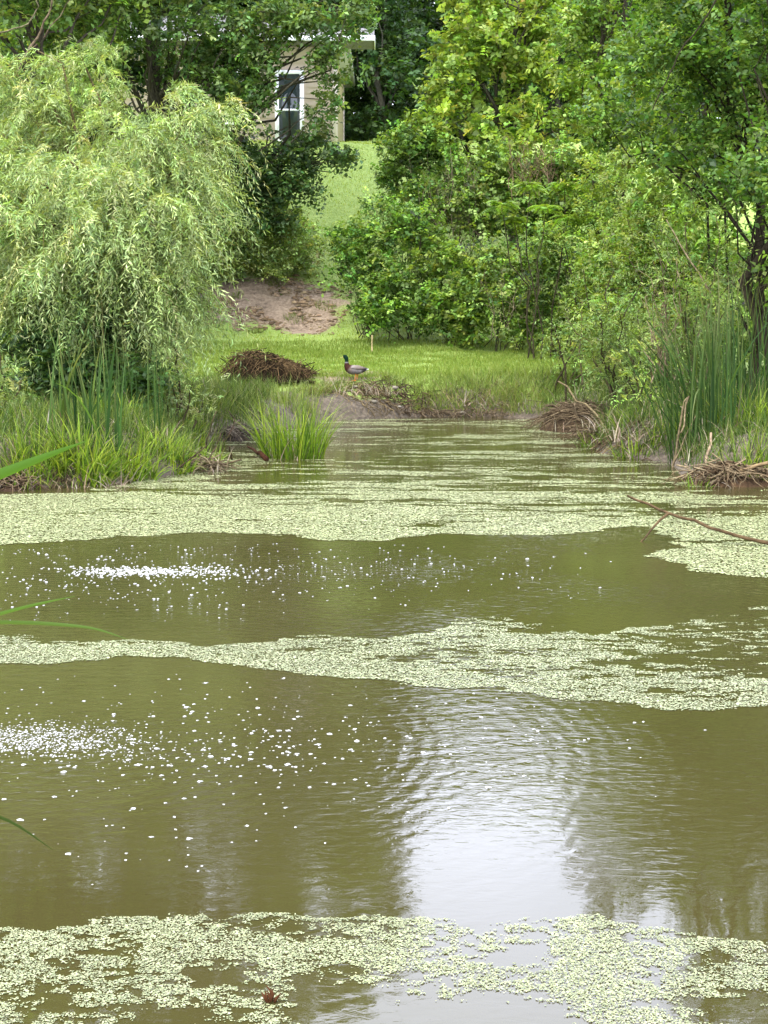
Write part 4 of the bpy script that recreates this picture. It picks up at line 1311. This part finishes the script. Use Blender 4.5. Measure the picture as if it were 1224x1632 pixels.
c = at(425, 606, 28.4)
heap('brush_pile', 'dark brown heap of dead reeds and roots on the bank left of the duck', 'brush pile', (c[0] + .03, 28.55), .90, .5, .40, 760, 500, stick=(.12, .45), skew=-.55, steep=.7, thick=.007, cols=((0.022, 0.015, 0.009), (0.20, 0.14, 0.085)))
HP = 'drifts of dead reeds at the waterline'
heap('reed_debris', 'pale heap of dead reeds at the right end of the far shore', 'dead reeds', (3.2, 24.6), .7, .8, .34, 260, 501, stick=(.3, .9), cols=((0.070, 0.049, 0.035), (0.244, 0.197, 0.151)), group=HP, z0=0.02, nblade=90)
heap('reed_debris', 'brown dead reeds under the thin-leaved shrub of the right bank', 'dead reeds', (3.35, 22.3), .5, .9, .25, 200, 502, stick=(.3, .8), cols=((0.058, 0.041, 0.029), (0.197, 0.157, 0.116)), group=HP, z0=0.02, nblade=70)
heap('reed_debris', 'raft of broken reed stalks in front of the right cattails', 'dead reeds', (onz(1165, 772)[0], onz(1165, 772)[1]), .55, .35, .16, 150, 503, stick=(.25, .7), cols=((0.081, 0.052, 0.035), (0.267, 0.220, 0.162)), group=HP, z0=0.0, nblade=60, thick=.009)
heap('reed_debris', 'grey flattened reed litter in the inlet on the left', 'dead reeds', (onz(372, 700)[0], onz(372, 700)[1]), .38, .6, .12, 130, 504, stick=(.2, .5), cols=((0.046, 0.035, 0.032), (0.255, 0.220, 0.209)), group=HP, z0=0.0, nblade=30)
heap('reed_debris', 'dead reed litter along the foot of the far bank', 'dead reeds', (0.6, 27.75), 1.7, .30, .07, 230, 505, stick=(.15, .6), cols=((0.070, 0.052, 0.038), (0.244, 0.197, 0.157)), group=HP, z0=0.0, thick=.006)
heap('reed_debris', 'sticks and roots slumped down the mud slope below the duck', 'dead reeds', (.25, 28.05), .75, .38, .12, 150, 506, stick=(.2, .7), cols=((0.029, 0.020, 0.014), (0.139, 0.104, 0.075)), group=HP, z0=.02, thick=.008, mound=False, steep=.9)
heap('reed_debris', 'small dead reed litter at the point of the left bank', 'dead reeds', (onz(320, 752)[0], onz(320, 752)[1] + .1), .3, .3, .08, 90, 507, stick=(.2, .5), cols=((0.081, 0.058, 0.041), (0.244, 0.209, 0.157)), group=HP, z0=0.0, nblade=50)
heap('reed_debris', 'brown reed litter at the left edge of the waterline', 'dead reeds', (onz(8, 782)[0], onz(8, 782)[1] + .1), .3, .25, .1, 70, 508, stick=(.2, .5), cols=((0.070, 0.046, 0.035), (0.209, 0.162, 0.116)), group=HP, z0=0.0, nblade=30)


heap('reed_debris', 'brown reed litter along the muddy foot of the left bank', 'dead reeds', (-3.35, 16.15), .75, .22, .05, 150, 509, stick=(.12, .45), cols=((0.05, 0.038, 0.026), (0.24, 0.19, 0.13)), group=HP, mound=False, nblade=90)
heap('reed_debris', 'brown reed litter along the muddy foot of the right bank', 'dead reeds', (3.2, 20.6), .35, 1.5, .05, 200, 510, stick=(.12, .5), cols=((0.05, 0.038, 0.026), (0.24, 0.19, 0.13)), group=HP, mound=False, nblade=120)
for i, (x, y, r_, n_, h_, lab) in enumerate([(3.05, 21.2, .3, 110, .35, 'pale sedge at the muddy foot of the right bank'), (3.3, 19.6, .3, 110, .4, 'pale sedge left of the cattails on the right bank'), (-3.9, 16.15, .3, 140, .45, 'low sedge spilling over the waterline at far left'),
                                             (-3.3, 16.3, .3, 140, .42, 'low sedge spilling over the waterline below the dark cattails')]):
    sedge(lab, (x, y), r_, n_, h_, 440 + i, lean=(.4, 2.2), w=.014, dry=.3)


heap('reed_debris', 'matted dead grass and stalks over the bank between the lone sedge and the duck', 'dead reeds', (-.55, 27.75), .8, .5, .05, 190, 511, stick=(.15, .55), cols=((0.07, 0.055, 0.035), (0.36, 0.29, 0.19)), group=HP, mound=False, nblade=160, thick=.006)
heap('reed_debris', 'scattered dead stalks across the bank right of the mud hollow', 'dead reeds', (1.9, 28.1), 1.1, .5, .05, 170, 512, stick=(.15, .6), cols=((0.07, 0.055, 0.035), (0.36, 0.29, 0.19)), group=HP, mound=False, nblade=120, thick=.006)
for i, (x, y, r_, n_, h_, lab) in enumerate([(-.9, 28.05, .35, 160, .3, 'ragged olive grass tuft left of the duck'), (-1.35, 27.4, .4, 200, .4, 'ragged olive grass tuft under the right end of the brush pile'), (.2, 28.5, .2, 110, .18, 'short worn grass tuft behind the mud hollow'), (2.2, 28.2, .4, 180, .38, 'drooping grass tuft in the middle of the right-hand bank')]):
    sedge(lab, (x, y), r_, n_, h_, 450 + i, lean=(.5, 2.2), w=.012, dry=.4, cols=[(0.09, 0.14, 0.03), (0.18, 0.24, 0.06), (0.30, 0.32, 0.13)], name='grass_tuft', group='grass tufts on the far bank')


def stick(name, label, cat, pts, r0, r1, col, seed, forks=(), group=None):
    rng = np.random.RandomState(seed)
    g = Geo()
    P = []
    for a, b_ in zip(pts[:-1], pts[1:]):
        w = wobble(a, b_, rng, 5, .08)
        P += list(w[:-1])
    P.append(np.asarray(pts[-1], float))
    tube(g, P, np.linspace(r0, r1, len(P)), 7, col)
    for (a, b_, r) in forks:
        tube(g, wobble(a, b_, rng, 5, .12), np.linspace(r, r * .4, 5), 6, col)
    return tag(g.build(name, [M_WOOD], smooth=True), label, cat, group)


BR = (0.10, 0.07, 0.045)
# the bent stick in the water at the right
wpt = onz(1015, 869, -.03)
jt = at(1066, 818, 12.3)
stick('fallen_branch', 'long thin dead branch reaching over the water from the right, propped on a fork', 'branch',
      [at(1000, 790, 12.5), jt, at(1150, 846, 12.0), at(1230, 867, 11.8), at(1420, 900, 11.4)], .010, .018, BR, 520, [(jt, wpt, .012)])
stick('broken_stalk', 'pale upright broken stalk on the reed raft', 'stalk', [onz(1122, 765), at(1133, 690, 17.2)], .02, .014, (0.28, 0.22, 0.18), 521)
stick('broken_stalk', 'thick bleached root arching over the raft at the right edge', 'stalk', [onz(1130, 770), at(1175, 752, 16.3), at(1235, 735, 16.2)], .02, .022, (0.2, 0.15, 0.10), 522)
stick('broken_stalk', 'bent pale reed stalks folded in an arch beside the cattails', 'stalk', [onz(1072, 745), at(1090, 640, 18.3), at(1098, 632, 18.3), at(1085, 690, 18.0)], .015, .01, (0.2, 0.165, 0.12), 523, [(at(1075, 735, 18.2), at(1110, 660, 18.2), .012), (at(1082, 735, 18.2), at(1125, 700, 18.0), .012)])
stick('dead_twig', 'dark bare twig rising from the inlet at left', 'twig', [onz(352, 712), at(372, 680, 21.5), at(374, 668, 21.5), at(364, 655, 21.5)], .012, .006, (0.10, 0.07, 0.06), 524, group='bare twigs in the left marsh')
stick('dead_twig', 'dark slanting twig at the point of the left bank', 'twig', [onz(270, 757), at(330, 710, 17.5)], .012, .006, (0.07, 0.05, 0.04), 525, group='bare twigs in the left marsh')
stick('dead_twig', 'thin upright twig at the edge of the left bank', 'twig', [onz(322, 752), at(345, 712, 18.0), at(352, 690, 18)], .009, .005, (0.07, 0.05, 0.04), 526, group='bare twigs in the left marsh')
stick('dead_twig', 'tall thin leaning twig among the last left sedges', 'twig', [onz(326, 735), at(330, 700, 18.6), at(345, 655, 18.6)], .011, .005, (0.09, 0.07, 0.05), 527, group='bare twigs in the left marsh')
stick('dead_twig', 'short post of dead wood standing in the weed by the inlet', 'twig', [onz(370, 733), at(366, 712, 19.0)], .013, .010, (0.07, 0.05, 0.04), 528, group='bare twigs in the left marsh')
stick('dead_branch', 'reddish dead branch lying in the duckweed beside the lone sedge tuft', 'branch', [onz(395, 712, .05), onz(425, 732, .03)], .012, .035, (0.05, 0.022, 0.014), 529)
stick('stake', 'pale short stake in the grass behind the duck', 'stake', [at(593, 562, 33.4), at(593, 534, 33.4)], .018, .014, (0.5, 0.42, 0.28), 530)
stick('leaning_stem', 'dark stem leaning from the right end of the strip over the reeds', 'stem', [gp(905, 26.3), at(893, 560, 26.2), at(884, 520, 26)], .022, .012, (0.06, 0.055, 0.035), 531, [(at(893, 570, 26.2), at(910, 530, 26), .01)])
stick('leaning_stem', 'pale crooked dead stem crossing the shrubs of the right bank', 'stem', [at(1085, 600, 21), at(1135, 470, 21), at(1090, 400, 21.3), at(1062, 350, 21.5)], .016, .008, (0.26, 0.22, 0.17), 532)
stick('leaning_stem', 'bleached fallen pole slanting from the dead reeds into the water', 'stem', [at(890, 608, 24.4), at(950, 660, 22.5), onz(985, 722)], .014, .02, (0.18, 0.15, 0.10), 533)
stick('leaning_stem', 'thin dark sapling standing in the right end of the grass strip', 'stem', [gp(925, 27.4), at(925, 540, 27.5), at(928, 480, 27.6)], .018, .010, (0.10, 0.085, 0.06), 534)
stick('bare_branch', 'bare grey curving branch in the top left corner above the willow', 'branch', [at(-60, 75, 24), at(0, 52, 24), at(45, 38, 24), at(62, 10, 24), at(50, -20, 24)], .014, .007, (0.17, 0.15, 0.12), 540, [(at(0, 52, 24), at(-20, 10, 24), .01)])
stick('bare_branch', 'bare reddish-grey branch rising out of the willow top at the upper left', 'branch', [at(20, 125, 24), at(60, 60, 24), at(82, 10, 24), at(88, -60, 24)], .022, .010, (0.14, 0.11, 0.09), 541, [(at(70, 60, 24), at(120, -10, 24), .010), (at(60, 70, 24), at(10, 110, 23.8), .008)])
stick('hanging_vine', 'thin dark vine sweeping down from the top right corner', 'vine', [at(1170, -40, 19), at(1120, 35, 19), at(1085, 80, 19), at(1062, 130, 19), at(1040, 175, 19)], .011, .007, (0.03, 0.025, 0.02), 535)

for (px, py, Y_, r, lab) in [(566, 622, 28.05, .045, 'pale rounded stone just below the duck'), (630, 618, 28.1, .05, 'pale angular stone in the dark mud hollow right of the duck'),
                             (560, 634, 27.9, .03, 'small white stone in the mud under the first stone'), (637, 648, 27.75, .025, 'small white stone low on the mud slope'), (548, 652, 27.65, .04, 'flat pale stone at the foot of the mud bank'),
                             (596, 656, 27.6, .045, 'flat whitish stone at the waterline below the duck'), (738, 658, 27.8, .05, 'flat pale stone at the waterline right of centre')]:
    rng = np.random.RandomState(int(px))
    c = at(px, py, Y_)
    c[2] = max(c[2], float(hgt(c[0], c[1])) + .01)
    U, Vv = np.meshgrid(np.linspace(0, 2 * np.pi, 9)[:-1], np.linspace(.05, np.pi - .05, 6))
    rr = r * (1 + rng.uniform(-.2, .2, U.shape))
    v = np.stack([rr * np.sin(Vv) * np.cos(U) * 1.3, rr * np.sin(Vv) * np.sin(U), rr * np.cos(Vv) * .7], -1) + c
    I = np.arange(U.size).reshape(U.shape)
    g = Geo()
    g.add(v.reshape(-1, 3), np.stack([I[:-1], np.roll(I[:-1], -1, 1), np.roll(I[1:], -1, 1), I[1:]], -1).reshape(-1, 4), (0.20, 0.185, 0.15) if 'hite' not in lab else (0.34, 0.32, 0.27))
    tag(g.build('stone', M_STONE, smooth=True), lab, 'stone', 'pale stones on the mud bank')

# the foreground grass blades entering from the left
def bladeblock(label, pts, w, col, seed):
    P = np.array(pts)
    n = len(P)
    u = np.linspace(0, n - 1, 24)
    P = np.stack([np.interp(u, np.arange(n), P[:, k]) for k in range(3)], 1)
    for _ in range(3):
        P[1:-1] = (P[:-2] + P[1:-1] * 2 + P[2:]) / 4
    t = norm(np.gradient(P, axis=0))
    s = norm(np.cross(t, np.array([0, 1.0, 0.25])))
    up = np.cross(s, t)
    k = np.linspace(0, 1, 24)[:, None]
    wid = w * (1 - k ** 3) * .5 + .0003
    v = np.stack([P - s * wid + up * wid * .4, P, P + s * wid + up * wid * .4], 1).reshape(-1, 3)
    f = [(3 * i + a, 3 * i + a + 1, 3 * i + a + 4, 3 * i + a + 3) for i in range(23) for a in (0, 1)]
    g = Geo()
    g.add(v, f, col)
    tag(g.build('overhanging_grass', M_BLADE, smooth=True), label, 'grass', 'single grass blades reaching in from the left edge')


bladeblock('broad green grass blade reaching in low over the left sedges', [(-1.35, 2.9, .1), at(-120, 810, 3.0), at(-20, 765, 3.1), at(60, 733, 3.2), at(140, 702, 3.3)], .028, (0.055, 0.12, 0.015), 1)
bladeblock('thin grass blade curving up over the far splash', [(-1.5, 2.8, .1), at(-160, 1040, 2.8), at(-40, 990, 2.9), at(50, 965, 3.0), at(120, 950, 3.0)], .010, (0.07, 0.13, 0.025), 2)
bladeblock('thin grass blade lying level just under the far splash', [(-1.5, 2.6, .1), at(-160, 1010, 2.8), at(-40, 992, 2.9), at(60, 993, 3.0), at(150, 1000, 3.0), at(205, 1020, 3.0)], .010, (0.07, 0.12, 0.03), 3)
bladeblock('short thin grass blade drooping below the near splash', [(-1.3, 2.5, .1), at(-120, 1260, 2.5), at(-40, 1290, 2.5), at(20, 1310, 2.5), at(85, 1355, 2.5)], .009, (0.03, 0.05, 0.012), 4)


# ------------------------------------------------------------------ duckweed
def weed(name, label, poly, zc, dens, r, seed, cover, cols, tilt=.1):
    """fronds floating inside a patch outline that lies on the water"""
    rng = np.random.RandomState(seed)
    W = np.array([onz(a, b_)[:2] for a, b_ in poly])
    x0, y0 = W.min(0)
    x1, y1 = W.max(0)
    n = int((x1 - x0) * (y1 - y0) * dens)
    x, y = rng.uniform(x0, x1, n), rng.uniform(y0, y1, n)
    e = 0.06 * r / .007
    q = r / .007
    jx = (fbm(x * 3 / q, y * 6 / q, 5) - .5) * e * 5
    jy = (fbm(x * 3 / q + 50, y * 6 / q, 5) - .5) * e * 5
    ok = inpoly(x + jx, y + jy, [tuple(q) for q in W])
    ok &= ~(hgt(x, y) > 0)
    x, y = x[ok], y[ok]
    ok = cover(x, y) > rng.rand(len(x))
    x, y = x[ok], y[ok]
    n = len(x)
    K = 5
    a = np.arange(K)[None] / K * 2 * np.pi + rng.uniform(0, 6.28, (n, 1)) + rng.normal(0, .2, (n, K))
    rr = r * rng.uniform(.5, 1.0, (n, 1)) * rng.choice([.8, 1.1, 1.6], (n, 1), p=[.5, .38, .12]) * rng.uniform(.75, 1.2, (n, K))
    lx, ly = np.cos(a) * rr, np.sin(a) * rr * .75
    ra = rng.uniform(0, 6.28, (n, 1))
    lx, ly = lx * np.cos(ra) - ly * np.sin(ra), lx * np.sin(ra) + ly * np.cos(ra)
    tx, ty = rng.normal(0, tilt, (n, 1)), rng.normal(0, tilt, (n, 1))
    z = zc + rng.uniform(0, .4, (n, 1)) * r + lx * tx + ly * ty
    v = np.stack([x[:, None] + lx, y[:, None] + ly, np.maximum(z, .0008)], -1)
    g = Geo()
    C = pal(rng, n, cols, .10) * [.92, .90, .74] * (.82 + .36 * fbm(x * 3 + 5, y * 5 + 2, 4))[:, None]
    g.add(v.reshape(-1, 3), np.arange(n * K).reshape(-1, K), np.repeat(C, K, 0))
    tag(g.build(name, M_WEED), label, 'duckweed', kind='stuff')
    return n


WC = [(0.11, 0.13, 0.06), (0.20, 0.222, 0.118), (0.30, 0.315, 0.19)]


def pxy(x, y):
    return project(np.stack([x, y, x * 0], 1))


def cov_far(x, y):
    px, py = pxy(x, y)
    s = fbm(x * .7 + 3, y * 2.4 + 2, 5) * .5 + fbm(x * 2.4 + 1, y * 9, 4) * .5
    base = np.interp(py, [665, 700, 735, 750, 800, 825, 860], [.44, .46, .46, .49, .54, .66, .82])
    base = base + np.clip((500 - px) / 500, 0, 1) * .20 * (py > 740) - np.clip((px - 900) / 300, 0, 1) * .06
    return np.clip((s - (1 - base) * .70 - .14) * 12, 0, 1) * .97


def cov_mid(x, y):
    px, py = pxy(x, y)
    s = fbm(x * 2.0 + 13, y * 4.2 + 2, 4) * .40 + fbm(x * 9 + 13, y * 20 + 2, 5) * .60
    base = .70 - np.clip((px - 520) / 500, 0, 1) * .14 - np.clip((px - 950) / 200, 0, 1) * np.clip((1090 - py) / 60, 0, 1) * .16
    base -= np.clip(1 - (py - np.interp(px, [0, 500, 720, 900, 1224], [1016, 1014, 988, 998, 968])) / 18, 0, 1) * .10
    base += np.clip((py - np.interp(px, [0, 330, 600, 900, 1224], [1040, 1035, 1050, 1080, 1085])) / 30, 0, 1) * .22
    return np.clip((s - (1 - base) * .72 - .12) * 9, 0, 1) * .96


def cov_near(x, y):
    px, py = pxy(x, y)
    s = fbm(x * 5 + 7, y * 7 + 21, 4) * .38 + fbm(x * 24 + 7, y * 36 + 21, 5) * .62
    base = np.full(px.shape, .62)
    hole = lambda cx, cy, rx, ry, k: np.clip(1.25 - np.hypot((px - cx) / rx, (py - cy) / ry), 0, 1) * k
    base -= hole(700, 1625, 220, 38, .7) + hole(530, 1600, 70, 40, .6) + hole(820, 1530, 90, 30, .3) + hole(345, 1560, 80, 26, .3) + hole(300, 1625, 110, 22, .4)
    base -= hole(1180, 1610, 120, 40, .4) + hole(60, 1600, 110, 30, .15) + hole(1130, 1530, 50, 12, .2) + hole(720, 1570, 60, 20, .2)
    base += hole(930, 1560, 90, 40, .2)
    return np.clip((s - (1 - base) * .72 - .12) * 9, 0, 1) * .96


FARP = [(-260, 872), (0, 868), (100, 863), (200, 856), (330, 850), (460, 852), (500, 860), (600, 860), (700, 852), (830, 853), (900, 848), (1000, 838), (1060, 850), (1085, 872), (1030, 890), (1110, 908), (1224, 924), (1500, 950),
        (1500, 770), (1100, 740), (960, 690), (880, 668), (540, 668), (420, 690), (340, 700), (330, 745), (120, 785), (0, 790), (-260, 795)]
MIDP = [(-300, 1008), (0, 1012), (40, 1014), (60, 1028), (200, 1020), (330, 1030), (400, 1022), (500, 1014), (600, 1020), (690, 1008), (720, 990), (800, 984), (880, 1000), (960, 1012), (1040, 996), (1120, 978), (1224, 968), (1500, 950),
        (1500, 1140), (1224, 1124), (1150, 1130), (1080, 1134), (950, 1119), (850, 1108), (760, 1099), (600, 1085), (500, 1078), (430, 1067), (330, 1050), (200, 1047), (100, 1058), (0, 1062), (-300, 1070)]
NEARP = [(-200, 1490), (0, 1480), (60, 1478), (130, 1472), (190, 1456), (240, 1452), (300, 1455), (350, 1468), (450, 1460), (600, 1455), (700, 1466), (760, 1484), (840, 1466), (960, 1462), (1020, 1474), (1100, 1490), (1224, 1504), (1450, 1520),
         (1500, 1740), (-250, 1740)]
print('weed', weed('duckweed', 'wide pale duckweed sheet across the far half of the pond', FARP, .003, 5600, .0115, 600, cov_far, [(0.19, 0.222, 0.10), (0.285, 0.317, 0.165), (0.38, 0.405, 0.24)], .05),
      weed('duckweed', 'ragged duckweed band crossing the middle of the pond', MIDP, .003, 19000, .0062, 601, cov_mid, [(0.14, 0.165, 0.08), (0.235, 0.262, 0.15), (0.33, 0.35, 0.225)], .09),
      weed('duckweed', 'loose duckweed mat along the near edge of the pond', NEARP, .002, 58000, .0038, 602, cov_near, WC, .12))


# ------------------------------------------------------------------ splashes and floating foam
M_FOAM, _t, _p = newmat('foam')
_p.inputs['Base Color'].default_value = (0.46, 0.46, 0.43, 1)
_p.inputs['Roughness'].default_value = 0.35
_p.inputs['Specular IOR Level'].default_value = 0.6


def foam(name, label, pts, sizes, hs, seed):
    rng = np.random.RandomState(seed)
    n = len(pts)
    K = 8
    a = np.arange(K)[None] / K * 2 * np.pi + rng.uniform(0, 6.28, (n, 1))
    rr = sizes[:, None] * rng.uniform(.55, 1.2, (n, K)) * np.where(np.arange(K) % 2 == 0, 1.25, .7)[None]
    rim = np.stack([pts[:, :1] + np.cos(a) * rr, pts[:, 1:2] + np.sin(a) * rr, np.repeat(pts[:, 2:], K, 1)], -1)
    a2 = a + .5
    mid = np.stack([pts[:, :1] + np.cos(a2) * rr * .75, pts[:, 1:2] + np.sin(a2) * rr * .75, pts[:, 2:] + (hs * .6)[:, None] * rng.uniform(.7, 1.3, (n, K))], -1)
    top = np.concatenate([pts[:, :2], pts[:, 2:] + hs[:, None]], 1)[:, None]
    v = np.concatenate([rim, mid, top], 1)
    M = 2 * K + 1
    q = np.array([(k, (k + 1) % K, K + (k + 1) % K, K + k) for k in range(K)])
    t = np.array([(K + k, K + (k + 1) % K, 2 * K) for k in range(K)])
    off = (np.arange(n) * M)[:, None, None]
    g = Geo()
    g.add(v.reshape(-1, 3), (q[None] + off).reshape(-1, 4))
    g.f.append((t[None] + off).reshape(-1, 3))
    g.m.append(np.zeros(n * K))
    return tag(g.build(name, M_FOAM, smooth=True), label, 'foam', kind='stuff')


def scatter(rng, cx, cy, sx, sy, n, ymin, ymax):
    n = int(n * 1.0)
    px, py = rng.normal(cx, sx, n), rng.normal(cy, sy, n)
    ok = (py > ymin) & (py < ymax) & (px > -250)
    return np.array([onz(a, b_, .001) for a, b_ in zip(px[ok], py[ok])])


rng = np.random.RandomState(700)
# far splash: churned core
P = np.vstack([scatter(rng, 235, 911, 55, 4.5, 330, 893, 935), scatter(rng, 170, 911, 36, 4, 130, 893, 935), scatter(rng, 340, 911, 40, 6, 110, 890, 935)])
foam('splash_foam', 'white churned foam where the far splash boils, upper left of the pond', P, rng.uniform(.004, .012, len(P)), rng.uniform(.001, .006, len(P)), 701)
P = np.vstack([scatter(rng, 60, 1178, 75, 13, 1250, 1135, 1225), scatter(rng, 210, 1190, 60, 18, 130, 1140, 1230)])
foam('splash_foam', 'white churned foam of the near splash at the left edge of the pond', P, rng.uniform(.0015, .0058, len(P)), rng.uniform(.0005, .002, len(P)), 702)
P = np.vstack([scatter(rng, 250, 915, 190, 32, 420, 868, 1000), scatter(rng, 560, 905, 160, 26, 210, 866, 985), scatter(rng, 60, 925, 120, 28, 160, 872, 990), scatter(rng, 780, 910, 90, 24, 26, 870, 985)])
S_ = rng.uniform(.003, .0095, len(P)) * rng.choice([.6, 1, 1.35], len(P), p=[.4, .45, .15])
foam('foam_flecks', 'small white drops and foam flecks scattered round the far splash', P, S_, S_ * rng.uniform(.15, .6, len(P)), 703)
P = np.vstack([scatter(rng, 230, 1170, 220, 62, 300, 1072, 1430), scatter(rng, 560, 1160, 170, 60, 130, 1092, 1440), scatter(rng, 380, 1200, 130, 30, 120, 1100, 1300), scatter(rng, 250, 1330, 260, 60, 50, 1240, 1440), scatter(rng, 900, 1170, 170, 30, 34, 1125, 1300)])
S_ = rng.uniform(.003, .0095, len(P)) * rng.choice([.6, 1, 1.5], len(P), p=[.4, .45, .15])
foam('foam_flecks', 'white bubbles and drops scattered between the middle weed band and the near mat', P, S_, S_ * rng.uniform(.12, .4, len(P)), 704)

# the brown seed head floating at the bottom
c = onz(431, 1597, .0)
g = Geo()
rng = np.random.RandomState(710)
for k in range(9):
    o = rng.normal(0, .006, 3)
    tube(g, [c + o, c + o * 1.3 + [rng.normal(0, .004), 0, .010], c + o * 1.5 + [rng.normal(0, .006), 0, .020 + rng.uniform(0, .012)]], [.004, .005, .001], 5, (0.07, 0.03, 0.015))
tag(g.build('seed_head', M_WOOD), 'small dark brown seed head floating in the near duckweed mat', 'seed head')
